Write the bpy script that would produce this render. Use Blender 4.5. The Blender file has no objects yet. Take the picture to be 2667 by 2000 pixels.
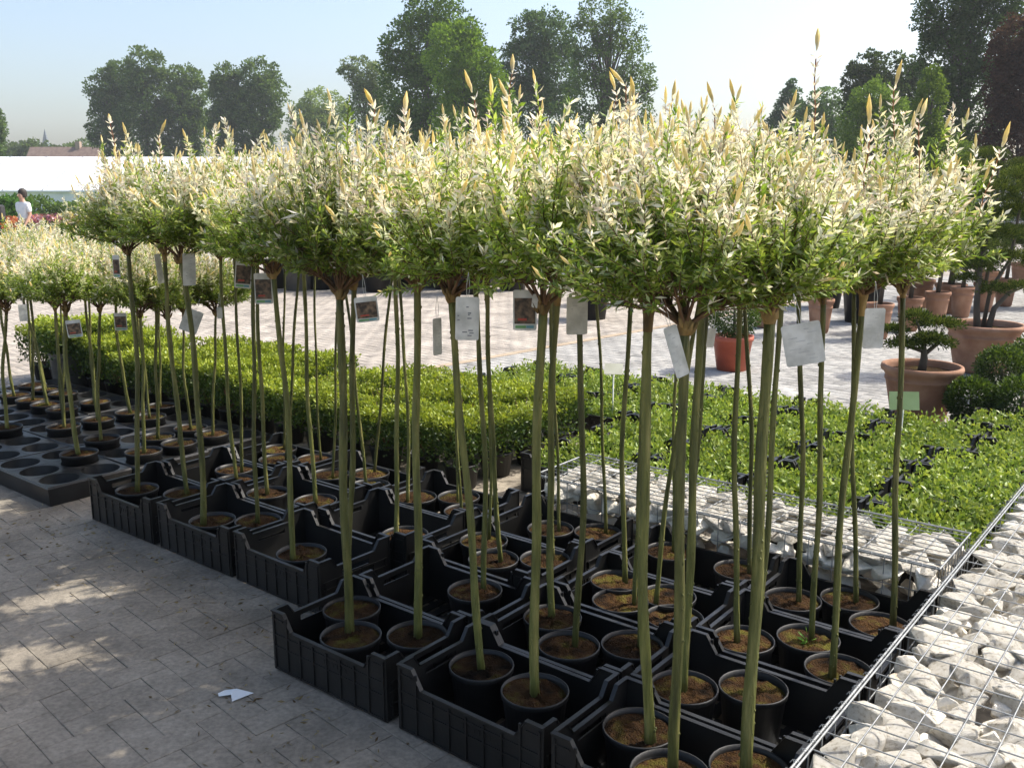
import bpy, bmesh, math, random
import numpy as np
from mathutils import Vector, Matrix
R = math.radians
rng = np.random.default_rng(7)
random.seed(7)
S = bpy.context.scene
C = S.collection

# ------------------------------------------------------------------ camera
F_PX, HOR, CAM_H = 2433.0, 490.0, 1.75
TH = math.atan((1000 - HOR) / F_PX)
cam = bpy.data.cameras.new('camera'); cam.sensor_width = 36; cam.lens = F_PX / 2667 * 36
cam.clip_start = 0.05; cam.clip_end = 3000
co = bpy.data.objects.new('camera', cam); C.objects.link(co)
co.location = (0, 0, CAM_H); co.rotation_euler = (R(90) - TH, 0, 0)
S.camera = co
# ------------------------------------------------------------------ sky, sun, exposure
SUN_AZ, SUN_EL = R(70), R(52)          # compass bearing from +Y towards +X
w = bpy.data.worlds.new('World'); S.world = w; w.use_nodes = True
nt = w.node_tree
sky = nt.nodes.new('ShaderNodeTexSky'); sky.sky_type = 'NISHITA'; sky.sun_disc = False
sky.sun_elevation = SUN_EL; sky.sun_rotation = SUN_AZ
sky.altitude = 0; sky.air_density = 1.0; sky.dust_density = 3.4; sky.ozone_density = 1.0
nt.nodes['Background'].inputs['Strength'].default_value = 0.15
nt.links.new(sky.outputs[0], nt.nodes['Background'].inputs['Color'])
sl = bpy.data.lights.new('sun', 'SUN'); sl.energy = 3.7; sl.angle = R(0.6); sl.color = (1.0, 0.95, 0.86)
so = bpy.data.objects.new('sun', sl); C.objects.link(so)
sd = Vector((math.sin(SUN_AZ) * math.cos(SUN_EL), math.cos(SUN_AZ) * math.cos(SUN_EL), math.sin(SUN_EL)))
so.rotation_euler = sd.to_track_quat('Z', 'Y').to_euler()
so.location = (20, 10, 20)
S.view_settings.view_transform = 'Standard'; S.view_settings.look = 'None'
S.view_settings.exposure = 0.80; S.view_settings.gamma = 1.0
S.view_settings.use_curve_mapping = False

S.cycles.max_bounces = 8; S.cycles.diffuse_bounces = 4; S.cycles.glossy_bounces = 2; S.cycles.transmission_bounces = 4; S.cycles.volume_bounces = 0; S.cycles.transparent_max_bounces = 4

# ------------------------------------------------------------------ pixel helpers (photo pixels 2667 x 2000)
def bp(x, y, z=0.0):
    u = (x - 1333.5) / F_PX; v = (y - 1000) / F_PX
    dn = math.sin(TH) + v * math.cos(TH); fw = math.cos(TH) - v * math.sin(TH)
    s = (CAM_H - z) / dn
    return u * s, fw * s
def at(x, y, Y):
    u = (x - 1333.5) / F_PX; v = (y - 1000) / F_PX
    dn = math.sin(TH) + v * math.cos(TH); fw = math.cos(TH) - v * math.sin(TH)
    s = Y / fw
    return Vector((u * s, Y, CAM_H - dn * s))
GA = R(38.4)
AV = Vector((math.sin(GA), math.cos(GA), 0)); BV = Vector((-math.cos(GA), math.sin(GA), 0))
def AB(a, b, z=0.0): return AV * a + BV * b + Vector((0, 0, z))
def toab(p): return p[0] * AV.x + p[1] * AV.y, p[0] * BV.x + p[1] * BV.y
ROT_B = math.atan2(BV.y, BV.x)          # local x -> b direction
ROT_A = math.atan2(AV.y, AV.x)

# ------------------------------------------------------------------ object helpers
def tag(o, label=None, cat=None, group=None, kind=None):
    if label: o['label'] = label
    if cat: o['category'] = cat
    if group: o['group'] = group
    if kind: o['kind'] = kind
    return o
def ob(name, me, parent=None, loc=(0, 0, 0), rot=(0, 0, 0), scale=None):
    o = bpy.data.objects.new(name, me); C.objects.link(o)
    o.location = loc; o.rotation_euler = rot
    if scale is not None: o.scale = scale if hasattr(scale, '__len__') else (scale,) * 3
    if parent is not None: o.parent = parent
    return o
def empty(name, loc=(0, 0, 0), rz=0.0):
    o = ob(name, None, None, loc, (0, 0, rz)); o.empty_display_size = 0.1
    return o
def npmesh(name, V, Fc, mat, Col=None, smooth=False):
    V = np.asarray(V, dtype=np.float32).reshape(-1, 3); Fc = np.asarray(Fc, dtype=np.int32).reshape(-1, 3)
    me = bpy.data.meshes.new(name)
    me.vertices.add(len(V)); me.vertices.foreach_set('co', V.ravel())
    me.loops.add(len(Fc) * 3); me.loops.foreach_set('vertex_index', Fc.ravel())
    me.polygons.add(len(Fc)); me.polygons.foreach_set('loop_start', np.arange(0, len(Fc) * 3, 3, dtype=np.int32))
    if smooth: me.polygons.foreach_set('use_smooth', np.ones(len(Fc), dtype=bool))
    me.update(calc_edges=True)
    if Col is not None:
        a = me.color_attributes.new('Col', 'FLOAT_COLOR', 'POINT')
        c = np.ones((len(V), 4), dtype=np.float32); c[:, :3] = np.asarray(Col).reshape(-1, 3)
        a.data.foreach_set('color', c.ravel())
    me.materials.append(mat)
    return me
class MB:
    """collects polygons for one mesh"""
    def __init__(s): s.v = []; s.f = []; s.sm = []
    def add(s, vs, fs, smooth=False):
        n = len(s.v); s.v += [tuple(p) for p in vs]
        for f in fs: s.f.append([i + n for i in f]); s.sm.append(smooth)
        return s
    def box(s, x0, x1, y0, y1, z0, z1, M=None):
        vs = [Vector(p) for p in ((x0, y0, z0), (x1, y0, z0), (x1, y1, z0), (x0, y1, z0), (x0, y0, z1), (x1, y0, z1), (x1, y1, z1), (x0, y1, z1))]
        if M is not None: vs = [M @ p for p in vs]
        return s.add(vs, [(3, 2, 1, 0), (4, 5, 6, 7), (0, 1, 5, 4), (1, 2, 6, 5), (2, 3, 7, 6), (3, 0, 4, 7)])
    def tube(s, pts, rad, n=8, cap=True):
        pts = [Vector(p) for p in pts]; m = len(pts)
        rad = rad if hasattr(rad, '__len__') else [rad] * m
        vs = []; prev = None
        for i, p in enumerate(pts):
            t = (pts[min(i + 1, m - 1)] - pts[max(i - 1, 0)])
            if t.length < 1e-9: t = Vector((0, 0, 1))
            t.normalize()
            a = prev if prev is not None else (Vector((1, 0, 0)) if abs(t.x) < .9 else Vector((0, 1, 0)))
            a = (a - t * a.dot(t))
            if a.length < 1e-6: a = t.orthogonal()
            a.normalize(); prev = a; b = t.cross(a)
            for k in range(n):
                th = 2 * math.pi * k / n
                vs.append(p + (a * math.cos(th) + b * math.sin(th)) * rad[i])
        fs = []
        for i in range(m - 1):
            for k in range(n):
                fs.append((i * n + k, i * n + (k + 1) % n, (i + 1) * n + (k + 1) % n, (i + 1) * n + k))
        if cap:
            fs.append(tuple(range(n - 1, -1, -1))); fs.append(tuple((m - 1) * n + k for k in range(n)))
        return s.add(vs, fs, True)
    def lathe(s, prof, n=24, cx=0, cy=0, cz=0):
        vs = []
        for r, z in prof:
            for k in range(n):
                th = 2 * math.pi * k / n; vs.append((cx + r * math.cos(th), cy + r * math.sin(th), cz + z))
        fs = []
        for i in range(len(prof) - 1):
            for k in range(n):
                fs.append((i * n + k, i * n + (k + 1) % n, (i + 1) * n + (k + 1) % n, (i + 1) * n + k))
        return s.add(vs, fs, True)
    def disc(s, r, z, n=24, up=True):
        vs = [(r * math.cos(2 * math.pi * k / n), r * math.sin(2 * math.pi * k / n), z) for k in range(n)]
        return s.add(vs, [tuple(range(n)) if up else tuple(range(n - 1, -1, -1))])
    def prism(s, prof, axis, t0, t1):
        """closed profile (u,z) extruded along the other horizontal axis; axis='x': u is x, extruded in y"""
        n = len(prof)
        def P(u, z, t): return (u, t, z) if axis == 'x' else (t, u, z)
        vs = [P(u, z, t0) for u, z in prof] + [P(u, z, t1) for u, z in prof]
        fs = [tuple(range(n)), tuple(range(2 * n - 1, n - 1, -1))]
        fs += [((i + 1) % n, i, n + i, n + (i + 1) % n) for i in range(n)]
        return s.add(vs, fs)
    def mesh(s, name, mat, fix=True):
        me = bpy.data.meshes.new(name); me.from_pydata(s.v, [], s.f)
        me.polygons.foreach_set('use_smooth', s.sm)
        if fix:
            bm = bmesh.new(); bm.from_mesh(me); bmesh.ops.recalc_face_normals(bm, faces=bm.faces); bm.to_mesh(me); bm.free()
        me.materials.append(mat); me.update()
        return me

# ------------------------------------------------------------------ materials
def base_mat(name):
    m = bpy.data.materials.new(name); m.use_nodes = True
    return m, m.node_tree, m.node_tree.nodes['Principled BSDF']
def mat(name, c1, c2=None, scale=8.0, rough=0.6, bump=0.0, bscale=None, spec=0.4, c3=None, detail=6.0, contrast=(0.35, 0.65), stretch=None, metallic=0.0, rand=0.0):
    m, t, p = base_mat(name); N = t.nodes; L = t.links
    p.inputs['Roughness'].default_value = rough; p.inputs['Specular IOR Level'].default_value = spec
    p.inputs['Metallic'].default_value = metallic
    tc = N.new('ShaderNodeTexCoord'); src = tc.outputs['Object']
    if stretch:
        mp = N.new('ShaderNodeMapping'); mp.inputs['Scale'].default_value = stretch; L.new(src, mp.inputs['Vector']); src = mp.outputs[0]
    oi = N.new('ShaderNodeObjectInfo')
    ad = N.new('ShaderNodeVectorMath'); ad.operation = 'ADD'
    sc = N.new('ShaderNodeVectorMath'); sc.operation = 'SCALE'; L.new(oi.outputs['Random'], sc.inputs['Scale']); sc.inputs[0].default_value = (37, 53, 71)
    L.new(src, ad.inputs[0]); L.new(sc.outputs[0], ad.inputs[1]); src = ad.outputs[0]
    nz = N.new('ShaderNodeTexNoise'); nz.inputs['Scale'].default_value = scale; nz.inputs['Detail'].default_value = detail
    L.new(src, nz.inputs['Vector'])
    cr = N.new('ShaderNodeValToRGB'); L.new(nz.outputs['Fac'], cr.inputs['Fac'])
    e = cr.color_ramp.elements
    e[0].position = contrast[0]; e[1].position = contrast[1]
    e[0].color = (*c1, 1); e[1].color = (*(c2 or c1), 1)
    if c3:
        k = e.new((contrast[0] + contrast[1]) / 2); k.color = (*c3, 1)
    out = cr.outputs['Color']
    if rand:
        mr = N.new('ShaderNodeMapRange'); L.new(oi.outputs['Random'], mr.inputs['Value'])
        mr.inputs['To Min'].default_value = 1 - rand; mr.inputs['To Max'].default_value = 1 + rand
        hs = N.new('ShaderNodeHueSaturation'); L.new(out, hs.inputs['Color']); L.new(mr.outputs[0], hs.inputs['Value']); out = hs.outputs['Color']
    L.new(out, p.inputs['Base Color'])
    if bump:
        n2 = N.new('ShaderNodeTexNoise'); n2.inputs['Scale'].default_value = bscale or scale * 3; n2.inputs['Detail'].default_value = 5
        L.new(src, n2.inputs['Vector'])
        b = N.new('ShaderNodeBump'); b.inputs['Strength'].default_value = bump; b.inputs['Distance'].default_value = 0.02
        L.new(n2.outputs['Fac'], b.inputs['Height']); L.new(b.outputs['Normal'], p.inputs['Normal'])
    return m
def leaf_mat(name, trans=0.35, rough=0.5, spec=0.35, rand=0.16, tint=(1.15, 1.1, 0.6), matte=False):
    m, t, p = base_mat(name); N = t.nodes; L = t.links
    a = N.new('ShaderNodeAttribute'); a.attribute_name = 'Col'
    oi = N.new('ShaderNodeObjectInfo')
    mr = N.new('ShaderNodeMapRange'); L.new(oi.outputs['Random'], mr.inputs['Value'])
    mr.inputs['To Min'].default_value = 1 - rand; mr.inputs['To Max'].default_value = 1 + rand
    hs = N.new('ShaderNodeHueSaturation'); L.new(a.outputs['Color'], hs.inputs['Color']); L.new(mr.outputs[0], hs.inputs['Value'])
    L.new(hs.outputs['Color'], p.inputs['Base Color'])
    p.inputs['Roughness'].default_value = rough; p.inputs['Specular IOR Level'].default_value = spec
    tb = N.new('ShaderNodeBsdfTranslucent')
    mx = N.new('ShaderNodeMix'); mx.data_type = 'RGBA'; mx.blend_type = 'MULTIPLY'; mx.inputs['Factor'].default_value = 1.0
    L.new(hs.outputs['Color'], mx.inputs[6]); mx.inputs[7].default_value = (*tint, 1)
    L.new(mx.outputs[2], tb.inputs['Color'])
    ms = N.new('ShaderNodeMixShader'); ms.inputs[0].default_value = trans
    if matte:
        df = N.new('ShaderNodeBsdfDiffuse'); L.new(hs.outputs['Color'], df.inputs['Color']); L.new(df.outputs[0], ms.inputs[1])
    else: L.new(p.outputs[0], ms.inputs[1])
    L.new(tb.outputs[0], ms.inputs[2])
    L.new(ms.outputs[0], N['Material Output'].inputs['Surface'])
    return m
def col_mat(name, rough=0.8, bump=0.3, scale=60, amount=0.25):
    """colour attribute with fine noise wear"""
    m, t, p = base_mat(name); N = t.nodes; L = t.links
    a = N.new('ShaderNodeAttribute'); a.attribute_name = 'Col'
    tc = N.new('ShaderNodeTexCoord')
    nz = N.new('ShaderNodeTexNoise'); nz.inputs['Scale'].default_value = scale; nz.inputs['Detail'].default_value = 6; L.new(tc.outputs['Object'], nz.inputs['Vector'])
    mr = N.new('ShaderNodeMapRange'); L.new(nz.outputs['Fac'], mr.inputs['Value']); mr.inputs['From Min'].default_value = .25; mr.inputs['From Max'].default_value = .75
    mr.inputs['To Min'].default_value = 1 - amount; mr.inputs['To Max'].default_value = 1 + amount
    hs = N.new('ShaderNodeHueSaturation'); L.new(a.outputs['Color'], hs.inputs['Color']); L.new(mr.outputs[0], hs.inputs['Value'])
    L.new(hs.outputs['Color'], p.inputs['Base Color']); p.inputs['Roughness'].default_value = rough; p.inputs['Specular IOR Level'].default_value = .3
    if bump:
        b = N.new('ShaderNodeBump'); b.inputs['Strength'].default_value = bump; b.inputs['Distance'].default_value = .01
        L.new(nz.outputs['Fac'], b.inputs['Height']); L.new(b.outputs['Normal'], p.inputs['Normal'])
    return m

M = {}
M['leaf'] = leaf_mat('willow_leaf', 0.5, tint=(1.16, 1.12, .82))
M['box'] = leaf_mat('box_leaf', 0.35, .4)
M['treeleaf'] = leaf_mat('tree_leaf', 0.45, .6, .2, matte=True)
M['needle'] = leaf_mat('needle', 0.2, .6, .2, matte=True)
M['twig'] = mat('twig', (.09, .05, .025), (.16, .09, .045), 20, .8)
M['stem'] = mat('willow_bark', (.050, .056, .014), (.25, .225, .075), 42, .5, .7, 90, stretch=(1, 1, .14), rand=.3, c3=(.125, .13, .032), contrast=(.28, .76))
M['graft'] = mat('graft_bark', (.10, .065, .025), (.30, .20, .07), 30, .75, .6, 60, stretch=(1, 1, .35), contrast=(.32, .68), rand=.3)
M['blackplastic'] = mat('black_plastic', (.0065, .0063, .006), (.016, .0155, .0145), 5, .40, .04, 90, .45, rand=.3)
M['potplastic'] = mat('pot_plastic', (.007, .007, .007), (.018, .017, .016), 9, .5, .05, 120, .4, rand=.3)
M['traycup'] = mat('tray_plastic', (.008, .008, .008), (.022, .022, .022), 6, .38, .05, 80, .5)
M['soil'] = mat('mossy_soil', (.008, .005, .003), (.10, .092, .016), 13, .95, 1.0, 150, .1, c3=(.062, .032, .013), contrast=(.32, .72), rand=.4)
M['stone'] = mat('limestone', (.38, .32, .235), (.78, .74, .66), 7, .88, .8, 40, .2, c3=(.70, .655, .56), contrast=(.28, .60), rand=.14)
M['wire'] = mat('galvanised_wire', (.20, .21, .21), (.34, .35, .35), 30, .45, 0, spec=.5, metallic=.4)
def paving_mat(name, attr, darkj=False):
    m, t, p = base_mat(name); N = t.nodes; L = t.links
    g_ = N.new('ShaderNodeNewGeometry')
    def noise(sc, dt, w=0.0):
        nz = N.new('ShaderNodeTexNoise'); nz.inputs['Scale'].default_value = sc; nz.inputs['Detail'].default_value = dt; L.new(g_.outputs['Position'], nz.inputs['Vector']); return nz.outputs['Fac']
    def rng_(src, lo, hi, a0=.3, a1=.7):
        mr = N.new('ShaderNodeMapRange'); L.new(src, mr.inputs['Value']); mr.inputs['From Min'].default_value = a0; mr.inputs['From Max'].default_value = a1
        mr.inputs['To Min'].default_value = lo; mr.inputs['To Max'].default_value = hi; return mr.outputs[0]
    def mul(x, y):
        q = N.new('ShaderNodeMath'); q.operation = 'MULTIPLY'; L.new(x, q.inputs[0]); L.new(y, q.inputs[1]); return q.outputs[0]
    if attr: a_ = N.new('ShaderNodeAttribute'); a_.attribute_name = 'Col'; base = a_.outputs['Color']
    else:
        rgb = N.new('ShaderNodeRGB'); rgb.outputs[0].default_value = (.275, .238, .188, 1) if not darkj else (.275, .24, .19, 1); base = rgb.outputs[0]
    v = mul(rng_(noise(2.3, 5), .66, 1.20), rng_(noise(55, 4), .80, 1.18))
    v = mul(v, rng_(noise(14, 6), .86, 1.1))
    if darkj: v = mul(v, rng_(noise(6, 3), .55, 1.15, .40, .52))
    elif not attr:
        oi = N.new('ShaderNodeObjectInfo'); v = mul(v, rng_(oi.outputs['Random'], .93, 1.07, 0, 1))
    hs = N.new('ShaderNodeHueSaturation'); L.new(base, hs.inputs['Color']); L.new(v, hs.inputs['Value']); L.new(hs.outputs['Color'], p.inputs['Base Color'])
    p.inputs['Roughness'].default_value = .92; p.inputs['Specular IOR Level'].default_value = .2
    b_ = N.new('ShaderNodeBump'); b_.inputs['Strength'].default_value = .5; b_.inputs['Distance'].default_value = .006
    L.new(noise(120, 6), b_.inputs['Height']); L.new(b_.outputs['Normal'], p.inputs['Normal'])
    return m
M['paver'] = paving_mat('grey_paver', False)
M['paverfield'] = paving_mat('paver_field', True)
M['sand'] = paving_mat('joint_sand', False, True)
M['farground'] = mat('far_paving', (.33, .30, .265), (.38, .345, .31), .6, .9)
M['grass'] = mat('far_grass', (.06, .11, .025), (.11, .15, .04), .3, .95)
M['terracotta'] = mat('terracotta', (.24, .125, .078), (.36, .21, .14), 6, .85, .15, 70, .2, c3=(.30, .165, .105), rand=.12)
M['redpot'] = mat('red_pot', (.34, .075, .04), (.44, .11, .06), 6, .5)
M['greypot'] = mat('grey_pot', (.10, .10, .095), (.16, .155, .145), 7, .6)
M['label'] = mat('label_card', (.42, .42, .38), (.66, .655, .61), 22, .4, .25, 14)
M['ink'] = mat('ink', (.12, .13, .14), (.20, .20, .22), 30, .6)
M['faint_ink'] = mat('faint_ink', (.38, .38, .37), (.50, .50, .48), 40, .6)
M['green_print'] = mat('green_print', (.10, .28, .10), (.16, .36, .14), 30, .5)
M['blue_print'] = mat('blue_print', (.10, .24, .28), (.12, .30, .34), 30, .5)
M['red_print'] = mat('red_print', (.35, .05, .03), (.42, .08, .05), 30, .5)
M['photo_print'] = mat('photo_print', (.035, .025, .018), (.21, .14, .085), 55, .4, contrast=(.4, .7), rand=.25)
M['string'] = mat('string', (.5, .5, .45), (.6, .6, .55), 30, .8)
M['whitehall'] = mat('white_hall', (.72, .74, .78), (.80, .82, .85), .8, .6)
M['roof'] = mat('house_roof', (.16, .11, .09), (.22, .16, .13), 2, .9)
M['brickwall'] = mat('house_wall', (.33, .24, .19), (.40, .30, .24), 4, .9)
M['spire'] = mat('slate', (.10, .12, .14), (.14, .16, .18), 2, .8)
M['bark'] = mat('tree_bark', (.06, .05, .038), (.13, .11, .085), 3, .9)
M['skin'] = mat('skin', (.48, .28, .20), (.52, .31, .22), 12, .55)
M['hair'] = mat('hair', (.02, .015, .012), (.04, .03, .022), 40, .6)
M['shirt'] = mat('white_cotton', (.74, .75, .78), (.82, .82, .84), 12, .85)
M['trousers'] = mat('dark_trousers', (.03, .045, .035), (.05, .065, .05), 15, .85)
M['bag'] = mat('dark_bag', (.015, .015, .017), (.03, .03, .03), 15, .7)
M['paper'] = mat('paper', (.70, .72, .72), (.80, .81, .80), 15, .6)
M['vandark'] = mat('van_paint_dark', (.02, .06, .075), (.03, .07, .085), 2, .25)
M['vanred'] = mat('van_paint_red', (.38, .03, .04), (.42, .04, .05), 2, .25)
M['vansilver'] = mat('van_paint_silver', (.22, .24, .27), (.26, .28, .31), 2, .3)
M['glass'] = mat('dark_glass', (.03, .04, .05), (.05, .06, .07), 2, .08, spec=.8)
M['rubber'] = mat('rubber', (.015, .015, .015), (.03, .03, .03), 20, .8)
M['wood'] = mat('weathered_wood', (.14, .11, .08), (.24, .19, .13), 8, .8, .3, stretch=(1, 1, .1))
M['signwhite'] = mat('sign_white', (.72, .72, .68), (.78, .78, .74), 10, .5)
M['cream'] = mat('sign_cream', (.50, .48, .36), (.58, .56, .44), 10, .5)
M['glazebar'] = mat('glazing_bar', (.30, .32, .34), (.36, .38, .40), 4, .6)
M['signgreen'] = mat('sign_green', (.33, .42, .17), (.40, .50, .22), 6, .5)

# ------------------------------------------------------------------ foliage primitives
def unit(a): return a / np.maximum(np.linalg.norm(a, axis=-1, keepdims=True), 1e-9)
def leaves(P, D, L, W, col, fold=.18, curl=0.0, tipcol=None, r=rng):
    """folded diamond leaves: base points P, directions D, lengths L, widths W -> V, F, C"""
    n = len(P); P = np.asarray(P); D = unit(np.asarray(D)); L = np.asarray(L).reshape(-1, 1); W = np.asarray(W).reshape(-1, 1)
    rv = r.normal(size=(n, 3)); side = unit(np.cross(D, rv)); nor = np.cross(side, D)
    mid = P + D * L * .48
    V = np.stack([P, mid + side * W * .5 + nor * W * fold, P + D * L + nor * L * curl, mid - side * W * .5 + nor * W * fold], axis=1)
    b = np.arange(n)[:, None] * 4
    Fc = np.concatenate([b + [0, 1, 2], b + [0, 2, 3]], axis=0)
    col = np.asarray(col).reshape(n, 3)
    CC = np.repeat(col[:, None, :], 4, axis=1)
    if tipcol is not None: CC[:, 2] = tipcol
    return V.reshape(-1, 3), Fc, CC.reshape(-1, 3)
class NB:
    def __init__(s): s.V = []; s.F = []; s.C = []; s.n = 0
    def add(s, V, Fc, Cc):
        s.V.append(V); s.F.append(Fc + s.n); s.C.append(Cc); s.n += len(V)
    def mesh(s, name, m): return npmesh(name, np.concatenate(s.V), np.concatenate(s.F), m, np.concatenate(s.C))
def spindles(P, D, L, W, c0, c1, r=rng):
    """pointed leaf-bud spears, 5 sided"""
    n = len(P); D = unit(np.asarray(D)); rv = r.normal(size=(n, 3)); s1 = unit(np.cross(D, rv)); s2 = np.cross(D, s1)
    L = np.asarray(L).reshape(-1, 1); W = np.asarray(W).reshape(-1, 1)
    rows = [(0.0, .18), (.22, .42), (.5, .5), (.8, .24)]
    V = []
    for t, k in rows:
        for j in range(5):
            th = 2 * math.pi * (j + .35 * t) / 5
            V.append(P + D * L * t + (s1 * math.cos(th) + s2 * math.sin(th)) * W * k * (1 + .25 * (j % 2)))
    V.append(P + D * L)
    nv = len(V); V = np.stack(V, axis=1)
    fs = []
    for i in range(3):
        for j in range(5):
            a, b, c, d = i * 5 + j, i * 5 + (j + 1) % 5, (i + 1) * 5 + (j + 1) % 5, (i + 1) * 5 + j
            fs += [(a, b, c), (a, c, d)]
    for j in range(5): fs.append((15 + j, 15 + (j + 1) % 5, 20))
    Fc = (np.arange(n)[:, None, None] * nv + np.array(fs)[None]).reshape(-1, 3)
    tt = np.array([t for t, k in rows for j in range(5)] + [1.0])[None, :, None]
    sj = np.array([1.0 if j % 2 else .82 for t, k in rows for j in range(5)] + [1.0])[None, :, None]
    Cc = (np.asarray(c0)[:, None, :] * (1 - tt) + np.asarray(c1)[:, None, :] * tt) * sj
    return V.reshape(-1, 3), Fc, Cc.reshape(-1, 3)
def lerp(a, b, t): return np.asarray(a) * (1 - t) + np.asarray(b) * t
G_DK, G_MD, G_LT = np.array((.09, .16, .024)), np.array((.21, .32, .040)), np.array((.40, .48, .075))
WHT, PNK, CRM = np.array((.90, .875, .81)), np.array((.87, .72, .66)), np.array((.84, .78, .54))
YTIP, YBAS = np.array((.86, .70, .26)), np.array((.90, .84, .60))

def shoot_curve(p0, p1, n=9, up=.25):
    p0 = np.asarray(p0, float); p1 = np.asarray(p1, float); L = np.linalg.norm(p1 - p0)
    c = (p0 + p1) / 2; c[2] -= up * L * .5
    hz = p1[:2] - p0[:2]; c[:2] += hz * .18
    t = np.linspace(0, 1, n)[:, None]
    return (1 - t) ** 2 * p0 + 2 * t * (1 - t) * c + t ** 2 * p1
def crown(seed, sc=1.0, nsh=190, lean=(0, 0)):
    r = np.random.default_rng(seed); nb = NB(); tw = MB()
    LP, LD, LL, LW, LC = [], [], [], [], []; SP, SD, SL, SW, S0, S1 = [], [], [], [], [], []
    mains = []
    for i in range(15):
        az = i * 2.39996 + r.uniform(-.3, .3); el = r.uniform(.15, 1.2)
        l = r.uniform(.09, .17); e = np.array((math.sin(el) * math.cos(az), math.sin(el) * math.sin(az), math.cos(el) * .9 + .15)) * l
        mains.append(e); tw.tube([(0, 0, -.012), tuple(e * .45 + np.array((0, 0, -.006))), tuple(e)], [.0065, .0045, .003], 4, False)
    mains = np.array(mains)
    for i in range(nsh):
        skirt = i < nsh * .42
        az = r.uniform(0, 2 * math.pi); wob = 1 + .15 * math.sin(2 * az + seed) + .14 * math.sin(5 * az + 2 * seed)
        if skirt:
            rr = r.uniform(.05, .30) * wob; z = r.uniform(.02 + .30 * rr, .28)
        else:
            rr = .30 * math.sqrt(r.uniform()) * wob; z = .395 - .16 * (rr / .30) ** 2 + r.normal() * .072
        vig = (not skirt) and r.uniform() < .24
        if vig: z += r.uniform(.02, .10)
        end = np.array((rr * math.cos(az) + lean[0] * z, rr * math.sin(az) + lean[1] * z, z))
        dm = np.linalg.norm(mains - end * np.array((.5, .5, .42)), axis=1); k = r.choice(np.argsort(dm)[:3])
        st = mains[k] * r.uniform(.55, 1.0)
        n = 10; cv = shoot_curve(st, end, n, .12 if not skirt else .08); cv[1:-1] += np.cumsum(r.normal(size=(n - 2, 3)) * .0035, axis=0)
        tw.tube([tuple(p) for p in cv[::2]] + [tuple(cv[-1])], [.0024, .002, .0017, .0014, .0011, .0008], 3, False)
        Ls = np.linalg.norm(np.diff(cv, axis=0), axis=1).sum()
        m = int(Ls / .0072); tt = np.linspace(.30 if skirt else .16, 1, m)
        idx = np.clip((tt * (n - 1)).astype(int), 0, n - 2); fr = (tt * (n - 1) - idx)[:, None]
        P = cv[idx] * (1 - fr) + cv[idx + 1] * fr; T = unit(cv[idx + 1] - cv[idx])
        for side in (0, 1):
            ph = tt * Ls / .0072 * 1.25 + side * math.pi + r.uniform(-.5, .5, m)
            a1 = unit(np.cross(T, np.array((.3, .2, .9)))); a2 = np.cross(T, a1)
            out = a1 * np.cos(ph)[:, None] + a2 * np.sin(ph)[:, None]
            ang = (1.15 - .45 * tt + r.normal(size=m) * .28)[:, None]
            D = T * np.cos(ang) + out * np.sin(ang) + r.normal(size=(m, 3)) * .22
            ln = r.uniform(.012, .035, m)
            wd = ln * r.uniform(.22, .34, m)
            hgt = P[:, 2] / .39
            if skirt:
                ros = r.uniform() < .055
                wgt = np.clip((tt - .82) * 6, 0, 1) * (1.0 if ros else .10) + (r.uniform(size=m) < .03)
                if ros: ln = ln * (1 + .9 * (tt > .86))
            else:
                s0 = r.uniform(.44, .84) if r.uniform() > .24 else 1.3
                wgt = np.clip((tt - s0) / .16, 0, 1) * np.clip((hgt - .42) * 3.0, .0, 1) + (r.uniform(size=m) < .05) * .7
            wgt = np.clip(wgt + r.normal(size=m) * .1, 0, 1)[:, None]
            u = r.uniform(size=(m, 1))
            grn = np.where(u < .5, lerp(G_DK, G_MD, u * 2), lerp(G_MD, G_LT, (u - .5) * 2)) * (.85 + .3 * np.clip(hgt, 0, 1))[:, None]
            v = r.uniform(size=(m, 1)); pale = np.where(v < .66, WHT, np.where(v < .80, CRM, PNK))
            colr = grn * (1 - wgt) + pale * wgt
            LP.append(P); LD.append(D); LL.append(ln); LW.append(wd * (1 + .15 * wgt[:, 0])); LC.append(colr)
        if (not skirt and r.uniform() < .36) or vig:
            big = r.uniform(.75, 1.2) if vig else r.uniform(.45, .8)
            SP.append(cv[-1]); SD.append(unit(cv[-1] - cv[-2]) + np.array((0, 0, .25)) + r.normal(size=3) * .06)
            SL.append(.050 * big); SW.append(.0090 * big); S0.append(lerp(YBAS, WHT, r.uniform(0, .5))); S1.append(lerp(YTIP, CRM, r.uniform(0, .35)))
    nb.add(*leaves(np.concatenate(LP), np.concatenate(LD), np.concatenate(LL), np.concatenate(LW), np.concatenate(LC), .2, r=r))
    nb.add(*spindles(np.array(SP), np.array(SD), SL, SW, S0, S1, r=r))
    return nb.mesh('crown', M['leaf']), tw.mesh('branches', M['twig'], False)
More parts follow.
